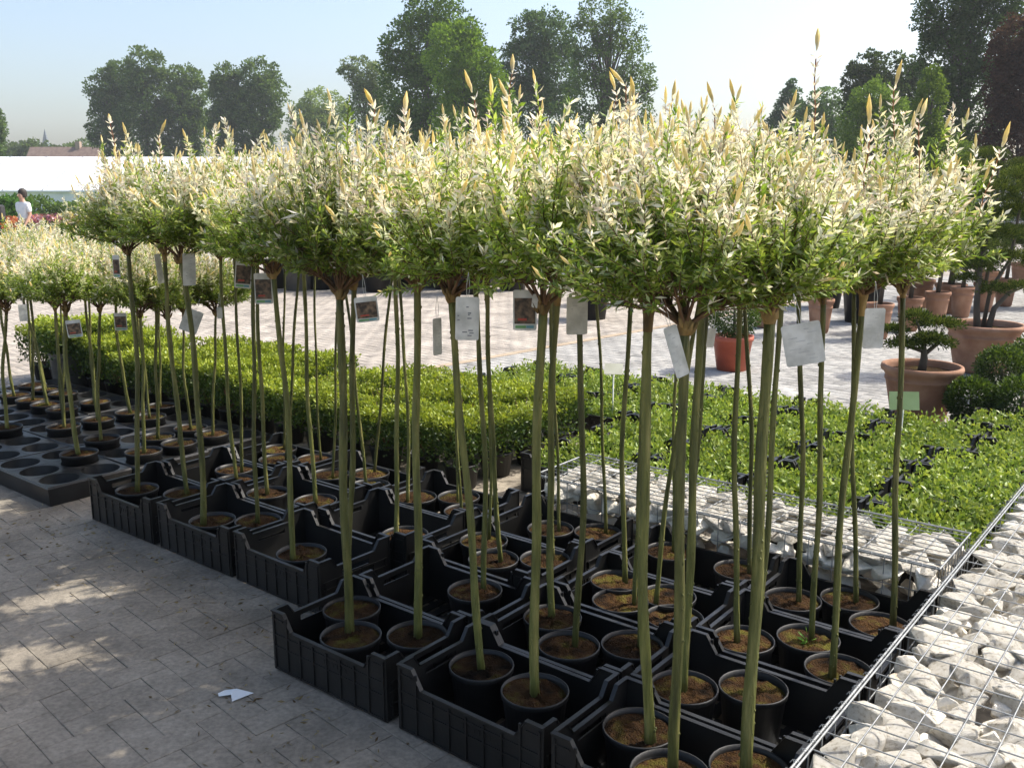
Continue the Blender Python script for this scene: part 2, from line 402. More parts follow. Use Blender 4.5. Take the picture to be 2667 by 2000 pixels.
def long_shoot(seed, L):
    """one vigorous shoot standing clear of the crown, pale leaves below a yellow spear"""
    r = np.random.default_rng(seed); nb = NB(); n = 12
    cv = shoot_curve((0, 0, 0), (r.normal() * .03, r.normal() * .02, L), n, 0); cv[1:-1] += np.cumsum(r.normal(size=(n - 2, 3)) * .003, axis=0)
    m = max(7, int(L / .012)); tt = np.linspace(.1, .97, m); idx = np.clip((tt * (n - 1)).astype(int), 0, n - 2)
    P = cv[idx]; T = unit(cv[idx + 1] - cv[idx]); LPp, Dd, Ln, Cl = [], [], [], []
    for side in (0, 1):
        ph = np.arange(m) * 2.1 + side * math.pi + r.normal(size=m) * .5
        D = T * r.uniform(.3, 1.1, (m, 1)) + np.stack([np.cos(ph), np.sin(ph), 0 * ph], 1) * .6
        LPp.append(P); Dd.append(D); Ln.append(r.uniform(.016, .040, m)); Cl.append(np.where(r.uniform(size=(m, 1)) < .7, WHT, PNK))
    nb.add(*leaves(np.concatenate(LPp), np.concatenate(Dd), np.concatenate(Ln), np.concatenate(Ln) * .26, np.concatenate(Cl), .2, r=r))
    e = cv[-1]; D = unit(cv[-1] - cv[-2])
    nb.add(*spindles(np.array([e, e - D * .012]), np.array([D, D + np.array((.12, .05, 0))]), [.072, .05], [.0155, .011], [YBAS, WHT], [YTIP, YTIP], r=r))
    # thin reddish stalk
    k = 4; vs = []; fs = []
    for i in range(0, n, 2):
        for j in range(k): vs.append(cv[i] + .0022 * np.array((math.cos(j * math.pi / 2), math.sin(j * math.pi / 2), 0)))
    for i in range(n // 2 - 1):
        for j in range(k):
            a, b, c, d = i * k + j, i * k + (j + 1) % k, (i + 1) * k + (j + 1) % k, (i + 1) * k + j
            fs += [(a, b, c), (a, c, d)]
    nb.add(np.array(vs), np.array(fs), np.tile(np.array((.30, .14, .07)), (len(vs), 1)))
    return nb.mesh('shoot', M['leaf'])

# ------------------------------------------------------------------ ground, paving
g = MB(); g.add([(-1500, -60, -.03), (1500, -60, -.03), (1500, 2400, -.03), (-1500, 2400, -.03)], [(0, 1, 2, 3)])
tag(ob('ground', g.mesh('ground', M['grass'])), kind='structure')
g = MB(); g.add([(-60, -30, -.0058), (60, -30, -.0058), (60, 30, -.0058), (-60, 30, -.0058)], [(0, 1, 2, 3)])
pav = tag(ob('pavement', g.mesh('pavement', M['sand'])), kind='structure')
g = MB(); g.add([(-70, 20.5, -.0015), (70, 20.5, -.0015), (70, 60, -.0015), (-70, 60, -.0015)], [(0, 1, 2, 3)])
tag(ob('far_pavement', g.mesh('far_pavement', M['farground'])), kind='structure')
PAV_ANG = R(45.5); PU = .105
pc, ps = math.cos(PAV_ANG), math.sin(PAV_ANG)
def in_beds(x, y):
    a, b = toab((x, y))
    if 2.42 < a < 4.1 and .85 < b < 4.6: return True
    if 2.05 < a < 2.5 and .85 < b < 2.6: return True
    if b < .6 and b > -1.2 and a > 0 and a < 6: return True
    if 4.1 < a < 5.9 and .9 < b < 8: return True
    if 2.45 < a < 3.95 and 5.3 < b < 7.6: return True
    return False
def in_view(x, y, mg=.25):
    if y < 1.9: return False
    return abs(x) < y * .56 + mg
def pink_side(x, y):
    dx, dy = x + .64, y - 9.3
    return dx * -math.sin(R(45.7)) + dy * math.cos(R(45.7)) > 0
bricks = []
lim = 200
for i in range(-lim, lim):
    for j in range(-lim, lim):
        k = (i - j) % 4
        if k == 0: u, v, l, h_ = i + 1, j + .5, 2, 1
        elif k == 3: u, v, l, h_ = i + .5, j + 1, 1, 2
        else: continue
        u *= PU; v *= PU
        x = pc * u - ps * v; y = ps * u + pc * v + 9
        if y > 21 or not in_view(x, y) or in_beds(x, y): continue
        bricks.append((x * x + y * y, x, y, k == 0))
bricks.sort()
def paver_mesh(seed):
    r = random.Random(seed); s = MB()
    lx, ly = .1047 - .0007, .0524 - .0007; be = .0018
    vs = []
    for z, e in ((-.018, 0), (-be, 0), (0, be)):
        for sx, sy in ((-1, -1), (1, -1), (1, 1), (-1, 1)):
            vs.append((sx * (lx - e) + r.uniform(-.0007, .0007), sy * (ly - e) + r.uniform(-.0007, .0007), z))
    fs = [(8, 9, 10, 11)]
    for q in (0, 4):
        for c in range(4): fs.append((q + c, q + (c + 1) % 4, q + 4 + (c + 1) % 4, q + 4 + c))
    s.add(vs, fs); return s.mesh('paver', M['paver'])
PM = [paver_mesh(k) for k in range(5)]
near = bricks[:300]; far = bricks[300:]
for n, (d, x, y, hz) in enumerate(near):
    ob('paver', PM[n % 5], pav, (x, y, random.uniform(-.0022, .0006)), (random.gauss(0, .004), random.gauss(0, .004), PAV_ANG + (0 if hz else R(90)) + random.gauss(0, .008)))
fa = np.array([(x, y, 0 if hz else math.pi / 2) for d, x, y, hz in far]); nfa = len(fa)
lx, ly = .1045 - .0013, .05225 - .0013
tmpl = []
for z, e in ((-.014, 0), (-.0018, 0), (0, .0018)):
    for sx, sy in ((-1, -1), (1, -1), (1, 1), (-1, 1)): tmpl.append((sx * (lx - e), sy * (ly - e), z))
tmpl = np.array(tmpl); tf = [(8, 9, 10), (8, 10, 11)]
for q in (0, 4):
    for c in range(4):
        a, b, c2, d = q + c, q + (c + 1) % 4, q + 4 + (c + 1) % 4, q + 4 + c
        tf += [(a, b, c2), (a, c2, d)]
an = PAV_ANG + fa[:, 2] + rng.normal(size=nfa) * .008
ca, sa = np.cos(an)[:, None], np.sin(an)[:, None]
VX = tmpl[None, :, 0] * ca - tmpl[None, :, 1] * sa + fa[:, 0:1]
VY = tmpl[None, :, 0] * sa + tmpl[None, :, 1] * ca + fa[:, 1:2]
VZ = tmpl[None, :, 2] + rng.uniform(-.0022, .0006, nfa)[:, None] + tmpl[None, :, 0] * rng.normal(size=nfa)[:, None] * .005
V = np.stack([VX, VY, VZ], axis=2).reshape(-1, 3)
Fc = (np.arange(nfa)[:, None, None] * 12 + np.array(tf)[None]).reshape(-1, 3)
pk = np.array([pink_side(x, y) for x, y, _ in fa])[:, None]
u = rng.uniform(size=(nfa, 1))
cg = lerp((.31, .30, .28), (.35, .34, .32), u); cp = lerp((.35, .312, .268), (.385, .342, .296), u)
nearp = np.clip((fa[:, 1:2] - 5.5) / 2.0, 0, 1); cg = cg * nearp + np.array((.275, .238, .188)) * (1 - nearp)
odd = rng.uniform(size=(nfa, 1)) < .02
cc = np.where(pk, cp, cg) * np.where(odd, .75, 1.0)
fp = ob('paver_field', npmesh('paver_field', V, Fc, M['paverfield'], np.repeat(cc[:, None, :], 12, axis=1).reshape(-1, 3)), pav)
fp['kind'] = 'stuff'
# darker kerb course between the pink and the grey paving
kr = MB()
for q in range(60):
    t = -3 + q * .215
    p = Vector((-.64, 9.3, 0)) + Vector((math.cos(R(45.7)), math.sin(R(45.7)), 0)) * t
    Mx = Matrix.Translation(p) @ Matrix.Rotation(R(45.7), 4, 'Z')
    kr.box(-.104, .104, -.05, .05, -.015, .0035 + random.uniform(-.001, .002), Mx)
k_ = ob('paver_course', kr.mesh('paver_course', mat('tan_paver', (.30, .23, .16), (.40, .32, .23), 6, .9, .2)), pav); k_['kind'] = 'stuff'

# ------------------------------------------------------------------ plastic crates
HX, HY = .2985, .1985
def crate_parts():
    P = {}
    def long_wall(sg):
        s = MB(); y0, y1 = sg * HY, sg * (HY - .004)
        pr = [(-HX, .004), (HX, .004), (HX, .232), (.232, .232), (.192, .17), (-.192, .17), (-.232, .232), (-HX, .232)]
        s.prism(pr, 'x', y0, y1)
        yo0, yo1 = sg * (HY + .0005), sg * (HY - .0005 + .0)   # ribs stay inside the footprint
        for q in range(9):
            x = -.285 + q * .57 / 8; zt = .16 if abs(x) < .2 else .222
            s.box(x - .0035, x + .0035, min(sg * (HY - .0005), sg * (HY + .0055)), max(sg * (HY - .0005), sg * (HY + .0055)), .008, zt)
        for z, x0, x1 in ((.012, -.285, .285), (.098, -.285, .285), (.145, -.285, .285), (.205, -.285, -.235), (.205, .235, .285)):
            s.box(x0, x1, min(sg * (HY - .0005), sg * (HY + .004)), max(sg * (HY - .0005), sg * (HY + .004)), z - .003, z + .003)
        # small moulded lettering blocks
        for q in range(6):
            x = -.10 + q * .022
            s.box(x, x + .012, min(sg * HY, sg * (HY + .002)), max(sg * HY, sg * (HY + .002)), .118, .134)
        return s.mesh('long_wall', M['blackplastic'])
    def end_wall(sg):
        s = MB(); x0, x1 = sg * (HX - .0045), sg * (HX - .0085); yy = HY - .0045
        pr = [(-yy, .004), (yy, .004), (yy, .232), (.135, .232), (.105, .19), (.075, .19), (.075, .150), (-.075, .150), (-.075, .19), (-.105, .19), (-.135, .232), (-yy, .232)]
        s.prism(pr, 'y', x0, x1)
        s.box(min(x0, x1), max(x0, x1), -.0745, .0745, .172, .19)
        for z in (.014, .06, .105, .14):
            s.box(min(sg * (HX - .005), sg * (HX + .002)), max(sg * (HX - .005), sg * (HX + .002)), -.18, .18, z - .003, z + .003)
        for q in range(6):
            y = -.17 + q * .068
            s.box(min(sg * (HX - .005), sg * (HX + .001)), max(sg * (HX - .005), sg * (HX + .001)), y - .003, y + .003, .008, .145)
        return s.mesh('end_wall', M['blackplastic'])
    def rim():
        s = MB(); T = .005
        for sg in (-1, 1):
            yo, yi = sg * (HY + .0055), sg * (HY - .0105); y0, y1 = min(yo, yi), max(yo, yi)
            pts = [(-HX, .2325), (-.232, .2325), (-.192, .1705), (.192, .1705), (.232, .2325), (HX, .2325)]
            for (xa, za), (xb, zb) in zip(pts[:-1], pts[1:]):
                s.add([(xa, y0, za), (xb, y0, zb), (xb, y1, zb), (xa, y1, za), (xa, y0, za + T), (xb, y0, zb + T), (xb, y1, zb + T), (xa, y1, za + T)],
                      [(3, 2, 1, 0), (4, 5, 6, 7), (0, 1, 5, 4), (1, 2, 6, 5), (2, 3, 7, 6), (3, 0, 4, 7)])
            xo, xi = sg * (HX + .0015), sg * (HX - .0135); x0, x1 = min(xo, xi), max(xo, xi); yy = HY - .011
            pts = [(-yy, .233), (-.135, .233), (-.105, .1908), (.105, .1908), (.135, .233), (yy, .233)]
            for (ya, za), (yb, zb) in zip(pts[:-1], pts[1:]):
                s.add([(x0, ya, za), (x1, ya, za), (x1, yb, zb), (x0, yb, zb), (x0, ya, za + T), (x1, ya, za + T), (x1, yb, zb + T), (x0, yb, zb + T)],
                      [(3, 2, 1, 0), (4, 5, 6, 7), (0, 1, 5, 4), (1, 2, 6, 5), (2, 3, 7, 6), (3, 0, 4, 7)])
        return s.mesh('rim', M['blackplastic'])
    def base():
        s = MB()
        for q in range(10):
            x = -.27 + q * .06; s.box(x - .018, x + .018, -HY + .006, HY - .006, .004, .010)
        for q in range(5):
            y = -.16 + q * .08; s.box(-HX + .012, HX - .012, y - .012, y + .012, .001, .0035)
        for sx in (-1, 1):
            for sy in (-1, 1): s.box(min(sx * .255, sx * .285), max(sx * .255, sx * .285), min(sy * .16, sy * .185), max(sy * .16, sy * .185), 0, .004)
        return s.mesh('base', M['blackplastic'])
    return [('long_wall', long_wall(1)), ('long_wall', long_wall(-1)), ('end_wall', end_wall(1)), ('end_wall', end_wall(-1)), ('rim', rim()), ('base', base())]
CR = crate_parts()
CRATES = []
def crate(a, b, label, group, jit=.004, rot=0.0):
    p = AB(a + random.uniform(-jit, jit), b + random.uniform(-jit, jit))
    e = empty('plastic_crate', p, ROT_B + rot + random.gauss(0, .006))
    tag(e, label, 'crate', group)
    for n, me in CR: ob(n, me, e)
    return e
L_OPEN = 'black plastic crate holding potted white-leaved willows beside the grey paving'
G_OPEN = 'black crates of potted willows'
for a, b in [(2.15, 1.10), (2.15, 1.727), (2.15, 2.375),
             (2.565, 1.10), (2.565, 1.727), (2.565, 2.355), (2.545, 3.165), (2.545, 3.795), (2.545, 4.45),
             (3.0, 1.09), (3.0, 1.715), (3.0, 2.43), (2.985, 3.115), (2.965, 3.78), (2.965, 4.43),
             (3.415, 1.09), (3.415, 1.715), (3.415, 2.43), (3.405, 3.105), (3.39, 3.76), (3.385, 4.41)]:
    CRATES.append((a, b))
DESC = ['paving-side crate against the wide gabion', 'paving-side crate next to the stepped corner crate', 'corner crate jutting onto the paving by the paper scrap',
        'middle-row crate against the wide gabion', 'middle-row crate second from the wide gabion', 'middle-row crate behind the jutting corner crate', 'paving-side crate just past the jutting corner', 'paving-side crate second from the moulded trays', 'paving-side end crate touching the moulded trays',
        'third-row crate against the wide gabion', 'third-row crate second from the wide gabion', 'third-row crate third from the wide gabion', 'inner crate one place from the low gabion end', 'inner crate second from the moulded trays', 'inner end crate beside the moulded trays',
        'corner crate where the two gabions meet', 'crate along the middle of the low gabion', 'crate at the hedge end of the low gabion',
        'crate under the hedge by the low gabion end', 'crate under the middle of the hedge', 'crate under the hedge nearest the moulded trays']
for (a, b), ds in zip(CRATES, DESC): crate(a, b, 'black plastic ' + ds, G_OPEN)

# ------------------------------------------------------------------ potted willows
POT_R, POT_H, SOIL = .111, .168, .152
def pot_mesh(r=POT_R, h=POT_H, m='potplastic', n=28):
    s = MB()
    s.lathe([(.001, .003), (r * .78, 0), (r * .80, .004), (r * .94, h - .022), (r * .985, h - .020), (r, h - .003), (r * .99, h), (r * .955, h), (r * .945, h - .02), (r * .93, SOIL * h / POT_H - .012)], n)
    return s.mesh('pot', M[m], False)
def soil_mesh(seed, r=POT_R * .935, z=SOIL):
    rr = np.random.default_rng(seed); V = [(0, 0, z + .006)]; n = 28; qs = (.18, .36, .54, .72, .88, 1.0); tl = rr.normal(size=2) * .03
    for k, q in enumerate(qs):
        for i in range(n):
            th = 2 * math.pi * i / n; x, y = r * q * math.cos(th), r * q * math.sin(th)
            V.append((x, y, z + x * tl[0] + y * tl[1] + (rr.normal() * .0038 + .004 * math.sin(3 * th + seed + 7 * q) if k < 5 else -.002)))
    Fc = [(0, 1 + i, 1 + (i + 1) % n) for i in range(n)]
    for k in range(len(qs) - 1):
        for i in range(n):
            a, b, c, d = 1 + k * n + i, 1 + (k + 1) * n + i, 1 + (k + 1) * n + (i + 1) % n, 1 + k * n + (i + 1) % n
            Fc += [(a, b, c), (a, c, d)]
    return npmesh('soil', V, Fc, M['soil'], smooth=False)
POT = pot_mesh(); SOILS = [soil_mesh(k) for k in range(5)]
CROWNS = [crown(100 + k, nsh=225, lean=(random.uniform(-.05, .05), random.uniform(-.05, .05))) for k in range(12)]
def stem_mesh(base, top, r, seed):
    rr = random.Random(seed); d = Vector(top) - Vector(base); n = 12
    s = MB(); pts = []; rad = []; n = 20
    sx, sy = rr.uniform(-.022, .022), rr.uniform(-.018, .018); ph = rr.uniform(0, 6)
    for i in range(n + 1):
        t = i / n; bend = math.sin(math.pi * t)
        p = Vector(base) + d * t + Vector((sx * bend + .0055 * math.sin(9 * t + ph) * bend, sy * bend + .0045 * math.cos(8 * t + ph) * bend, 0))
        pts.append(p); rad.append(r * (1.12 - .22 * t) * (1 + .05 * math.sin(23 * t + ph) + rr.uniform(-.03, .03)) * (1.12 if i == 0 else 1))
    s.tube(pts, rad, 10)
    for q in range(34):     # buds and leaf scars up the stem
        t = rr.uniform(.04, .95); i = int(t * n); p = pts[i].lerp(pts[i + 1], t * n - i); a = rr.uniform(0, 6.28); q_ = rad[i]
        c = p + Vector((math.cos(a), math.sin(a), 0)) * q_ * .95; b = rr.uniform(.0024, .0045)
        s.tube([c - Vector((0, 0, b * 1.6)), c, c + Vector((0, 0, b * 1.3))], [b * .3, b, b * .3], 5)
    return s.mesh('stem', M['stem'], False), pts, rad
def graft_mesh(pts, rad, seed):
    rr = random.Random(seed); s = MB()
    p0 = pts[-2].lerp(pts[-1], rr.uniform(-.1, .3) if rr.random() < .22 else rr.uniform(.62, .82)); p1 = pts[-1]; r = rad[-1]
    ax = (p1 - p0)
    s.tube([p0, p0 + ax * .3, p0 + ax * .7, p1, p1 + Vector((0, 0, .018)), p1 + Vector((0, 0, .034))], [r * 1.07, r * 1.12, r * 1.25, r * 1.55, r * 1.5, r * .7], 9)
    for q in range(5):
        a = rr.uniform(0, 6.28); d = Vector((math.cos(a), math.sin(a), 0)); c = p1 + d * r + Vector((0, 0, rr.uniform(-.02, .015)))
        s.tube([c, c + d * .012 + Vector((0, 0, .012)), c + d * .02 + Vector((0, 0, .03))], [.007, .006, .004], 5)
    return s.mesh('graft', M['graft'], False)
def lean_x(bx, by, tx, ty, ztop, zs):
    X, Y = bp(bx, by, zs)
    d = at(tx, ty, Y); zt = max(d.z, .6)
    return X, Y, (d.x - X) / (zt - zs)
STEMS = [  # base pixel, a pixel higher on the stem, radius
    (358, 1284, 332, 640, .0150), (488, 1292, 428, 651, .0140), (530, 1373, 476, 663, .0165), (672, 1367, 660, 687, .0125), (620, 1250, 579, 675, .012), (630, 1236, 612, 675, .0105),
    (763, 1460, 711, 693, .0145), (697, 1293, 676, 760, .0125), (822, 1315, 790, 699, .0125), (914, 1642, 888, 784, .0185), (905, 1585, 925, 820, .0130), (1089, 1666, 1085, 796, .0165),
    (1254, 1748, 1176, 808, .0150), (1393, 1815, 1415, 796, .0175), (1437, 1612, 1453, 796, .0150), (1497, 1689, 1505, 772, .0130), (1440, 1462, 1437, 784, .0090), (1456, 1390, 1440, 790, .0085),
    (1203, 1345, 1188, 784, .0085), (1190, 1327, 1180, 784, .0080), (1259, 1540, 1237, 776, .0125), (1305, 1469, 1271, 725, .0120), (1274, 1399, 1262, 800, .0085), (1062, 1310, 1037, 784, .0105),
    (1030, 1417, 1028, 805, .0125), (975, 1236, 1015, 805, .0100), (954, 1265, 900, 790, .0095), (866, 1248, 876, 805, .0085), (836, 1202, 826, 784, .0085), (745, 1205, 781, 700, .0105), (740, 1175, 742, 720, .0085),
    (1705, 1578, 1815, 850, .0110), (1697, 1953, 1694, 820, .0175), (1752, 2018, 1778, 868, .0170), (1779, 1805, 1827, 844, .0155), (1942, 2022, 2020, 832, .0200), (1920, 1677, 1923, 820, .0120),
    (2080, 1575, 2080, 844, .0120), (2113, 1673, 2140, 844, .0125), (2167, 1768, 2243, 832, .0135), (2230, 1575, 2219, 832, .0110), (2325, 1640, 2355, 800, .0130), (1578, 1393, 1550, 776, .0090),
    (1628, 1521, 1646, 832, .0120), (1656, 1578, 1690, 830, .0105), (1754, 1442, 1770, 830, .0085), (1951, 1498, 1939, 820, .0110), (1800, 1588, 1855, 850, .0115), (1960, 1806, 2030, 840, .0115), (1668, 1690, 1697, 830, .0110)]
rows = []
for s_ in STEMS:
    X, Y, k = lean_x(*s_[:4], 1.42, SOIL); rows.append([X, Y, k, s_[4]])
# keep every pot inside its crate and clear of its neighbours
def home(a, b): return min(range(len(CRATES)), key=lambda i: max(abs(a - CRATES[i][0]) / .2, abs(b - CRATES[i][1]) / .3))
pos = [list(toab((r_[0], r_[1]))) for r_ in rows]; hm = [home(*p) for p in pos]
cl = lambda v, lo, hi: max(lo, min(hi, v))
for it in range(120):
    for i in range(len(pos)):
        for j in range(i):
            if hm[i] != hm[j]: continue
            da, db = pos[i][0] - pos[j][0], pos[i][1] - pos[j][1]; d = math.hypot(da, db) or 1e-6
            if d < .224:
                q = (.224 - d) / 2 / d
                pos[i][0] += da * q; pos[i][1] += db * q; pos[j][0] -= da * q; pos[j][1] -= db * q
    for i in range(len(pos)):
        ca_, cb_ = CRATES[hm[i]]
        pos[i][0] = cl(pos[i][0], ca_ - .077, ca_ + .077); pos[i][1] = cl(pos[i][1], cb_ - .174, cb_ + .174)
L_WIL = 'white-tipped standard willow with bare green stem, potted in a black crate'
G_WIL = 'standard willows in the black crates'
WILLOWS = []
def willow(p, z0, base_off, top, r, seed, label, group, csc=1.0, cz=1.0):
    e = empty('potted_willow', p); tag(e, label, 'willow', group)
    e.location.z = z0
    pt = ob('pot', POT, e, (0, 0, 0), (0, 0, random.uniform(0, 6)))
    ob('soil', SOILS[seed % 5], pt)
    base = Vector((base_off[0], base_off[1], SOIL - .01)); tp = Vector(top)
    me, pts, rad = stem_mesh(base, tp, r, seed)
    st = ob('stem', me, e)
    ob('graft', graft_mesh(pts, rad, seed), st)
    cm, tm = CROWNS[seed % len(CROWNS)]
    rz = random.uniform(0, 6.28)
    sc = (csc * random.uniform(.86, 1.10), csc * random.uniform(.86, 1.10), cz * random.uniform(.80, 1.10))
    ob('branches', tm, e, tp + Vector((0, 0, .012)), (0, 0, rz), sc)
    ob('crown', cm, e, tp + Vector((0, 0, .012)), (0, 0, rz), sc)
    WILLOWS.append((e, e.location + tp, sc))
    return e
special = {31: 'willow with slender stem leaning strongly to one side among upright stems',
           38: 'standard willow with a green sprout at the foot of its stem'}
for i, ((X, Y, k, r), (a, b)) in enumerate(zip(rows, pos)):
    p = AB(a, b); off = (cl(X - p.x, -.055, .055), cl(Y - p.y, -.055, .055))
    zt = 1.42 + random.uniform(-.03, .03) - .010
    e = willow(p, .0105, off, (off[0] + k * (zt - SOIL), off[1] + random.gauss(0, .02), zt), r * .80, i, special.get(i, ('stout-stemmed' if r > .0135 else 'slim-stemmed') + ' white-tipped willow potted in the ' + DESC[hm[i]]), G_WIL + ': ' + DESC[hm[i]], 1.02, 1.0)
    if i == 38:      # basal sprout
        r_ = np.random.default_rng(5); n = 16
        D = unit(r_.normal(size=(n, 3)) + np.array((-.4, -.3, .9))); Pn = np.array((off[0] - .02, off[1] - .02, SOIL + .004)) + D * r_.uniform(0, .02, (n, 1))
        V_, F_, C_ = leaves(Pn, D, r_.uniform(.025, .045, n), r_.uniform(.008, .012, n), np.tile(np.array((.2, .42, .07)), (n, 1)))
        ob('sprout', npmesh('sprout', V_, F_, M['leaf'], C_), e)
# extra tall shoots that stand clear of the crowns
for q, (x, y) in enumerate([(2125, 80), (1336, 150), (1242, 196), (1308, 215), (1640, 178), (1578, 200), (1668, 208), (2340, 172), (2425, 258), (1945, 210), (1878, 222), (2600, 330), (2270, 265), (945, 228), (1068, 245), (305, 290), (405, 318)]):
    best = min(WILLOWS, key=lambda t: abs((t[1].x) / t[1].y * F_PX + 1333.5 - x - (0 if x < 2400 else -40)) + (0 if t[1].y < (4.2 if x > 700 else 9) else 400))
    e, tp, sc = best; p = at(x, y, tp.y + random.uniform(-.1, .15))
    Ls = cl(p.z + .0 - (tp.z + .28), .10, .30)
    bend = (p.x - tp.x) * .28
    o = ob('shoot', long_shoot(q + 50, Ls), e, p - e.location - Vector((bend * .6, 0, Ls + .05)), (random.uniform(-.06, .06), math.atan2(bend, Ls), random.uniform(0, .3)))

# ------------------------------------------------------------------ molded trays with the smaller willows
def tray_parts():
    s = MB(); n = 24; c = .1225; H = .115; R0 = .108
    skirt = MB(); cups = MB()
    for i in range(3):
        for j in range(2):
            cx, cy = (i - 1) * .245, (j - .5) * .245
            sq = []
            for k in range(n):
                th = 2 * math.pi * k / n; x, y = math.cos(th), math.sin(th); m_ = max(abs(x), abs(y)); sq.append((cx + x / m_ * c, cy + y / m_ * c, H))
            cc_ = [(cx + R0 * math.cos(2 * math.pi * k / n), cy + R0 * math.sin(2 * math.pi * k / n), H - .002) for k in range(n)]
            s.add(sq + cc_, [(k, (k + 1) % n, n + (k + 1) % n, n + k) for k in range(n)])
            cups.lathe([(R0, H - .002), (R0 * .90, .012), (R0 * .86, .004), (.002, .004)], n, cx, cy)
    X, Y = .3675, .245
    skirt.add([(-X, -Y, H), (X, -Y, H), (X, Y, H), (-X, Y, H), (-X - .006, -Y - .006, H - .012), (X + .006, -Y - .006, H - .012), (X + .006, Y + .006, H - .012), (-X - .006, Y + .006, H - .012),
               (-X + .006, -Y + .006, 0), (X - .006, -Y + .006, 0), (X - .006, Y - .006, 0), (-X + .006, Y - .006, 0)],
              [(0, 1, 5, 4), (1, 2, 6, 5), (2, 3, 7, 6), (3, 0, 4, 7), (4, 5, 9, 8), (5, 6, 10, 9), (6, 7, 11, 10), (7, 4, 8, 11)])
    return [('top_plate', s.mesh('top_plate', M['traycup'], False)), ('cups', cups.mesh('cups', M['traycup'], False)), ('skirt', skirt.mesh('skirt', M['traycup'], False))]
TR = tray_parts(); CUPS = []; TROW = ['row along the open paving', 'middle row of trays', 'row against the box hedge']
for ia in range(3):
    for ib in range(4):
        a = 2.545 + ia * .508; b = 5.49 + ib * .755 + (.0 if ia % 2 == 0 else -.03)
        rz = random.gauss(0, .01)
        e = empty('carry_tray', AB(a, b), ROT_B + rz)
        tag(e, 'shallow black moulded tray with round cups, ' + TROW[ia], 'tray', 'moulded trays, ' + TROW[ia])
        for n_, me in TR: ob(n_, me, e)
        Mx = Matrix.Translation(AB(a, b)) @ Matrix.Rotation(ROT_B + rz, 4, 'Z')
        for i in range(3):
            for j in range(2): CUPS.append(Mx @ Vector(((i - 1) * .245, (j - .5) * .245, 0)))
LEFT = [(200, 1176, 163, 802, .013), (62, 1120, 68, 790, .011), (132, 1062, 77, 817, .0105), (156, 1081, 145, 794, .010), (18, 1043, -10, 850, .010), (283, 1085, 248, 790, .0095), (323, 1088, 292, 826, .0105), (244, 1106, 219, 794, .010),
        (280, 1050, 262, 803, .009), (389, 1143, 387, 835, .010), (400, 1075, 395, 817, .008), (432, 1160, 398, 803, .0105), (445, 1088, 411, 803, .009), (475, 1138, 452, 781, .009), (525, 1138, 534, 781, .009), (140, 1010, 99, 794, .009), (205, 1030, 200, 820, .008), (45, 1052, 43, 794, .0095),
        (-60, 1130, -80, 800, .010), (-40, 1035, -60, 800, .009), (340, 1190, 330, 830, .010), (265, 1160, 262, 820, .010), (-130, 1090, -140, 800, .01), (100, 1000, 90, 800, .009)]
used = set()
for i, s_ in enumerate(LEFT):
    X, Y, k = lean_x(*s_[:4], 1.0, SOIL)
    j = min((q for q in range(len(CUPS)) if q not in used), key=lambda q: (CUPS[q].x - X) ** 2 + (CUPS[q].y - Y) ** 2); used.add(j)
    p = CUPS[j]; zt = 1.0 + random.uniform(-.05, .05)
    willow(p, .0045, (random.uniform(-.01, .01), random.uniform(-.01, .01)), (k * (zt - SOIL), random.gauss(0, .02), zt), s_[4], 200 + i,
           'short white-tipped willow standing in a moulded tray, ' + TROW[j // 24], 'short willows in moulded trays, ' + TROW[j // 24], .92, .82)

# ------------------------------------------------------------------ gabions
def stone_mesh(seed):
    r = np.random.default_rng(seed); pts = unit(r.normal(size=(12, 3))) * np.array((1, .78, .62)) * r.uniform(.85, 1.1, (12, 1))
    bm = bmesh.new()
    for p in pts: bm.verts.new(p)
    res = bmesh.ops.convex_hull(bm, input=bm.verts)
    bmesh.ops.delete(bm, geom=[v for v in bm.verts if not v.link_faces], context='VERTS')
    bmesh.ops.bevel(bm, geom=list(bm.edges), offset=.035, segments=1, affect='EDGES', profile=.6)
    bmesh.ops.recalc_face_normals(bm, faces=bm.faces)
    me = bpy.data.meshes.new('stone'); bm.to_mesh(me); bm.free(); me.materials.append(M['stone']); return me
ST = [stone_mesh(k) for k in range(14)]
STV = [(np.array([v.co[:] for v in m.vertices]), m) for m in ST]
def stone_stuff(items, name, parent):
    """joined filler stones under the visible ones"""
    nbm = bmesh.new()
    for k, Mx in items:
        t = nbm.verts.__len__(); nbm.from_mesh(ST[k]); nbm.verts.ensure_lookup_table()
        bmesh.ops.transform(nbm, matrix=Mx, verts=nbm.verts[t:])
    me = bpy.data.meshes.new(name); nbm.to_mesh(me); nbm.free(); me.materials.append(M['stone'])
    o = ob(name, me, parent); o['kind'] = 'stuff'; return o
def cl2(v, m_): return max(-m_, min(m_, v))
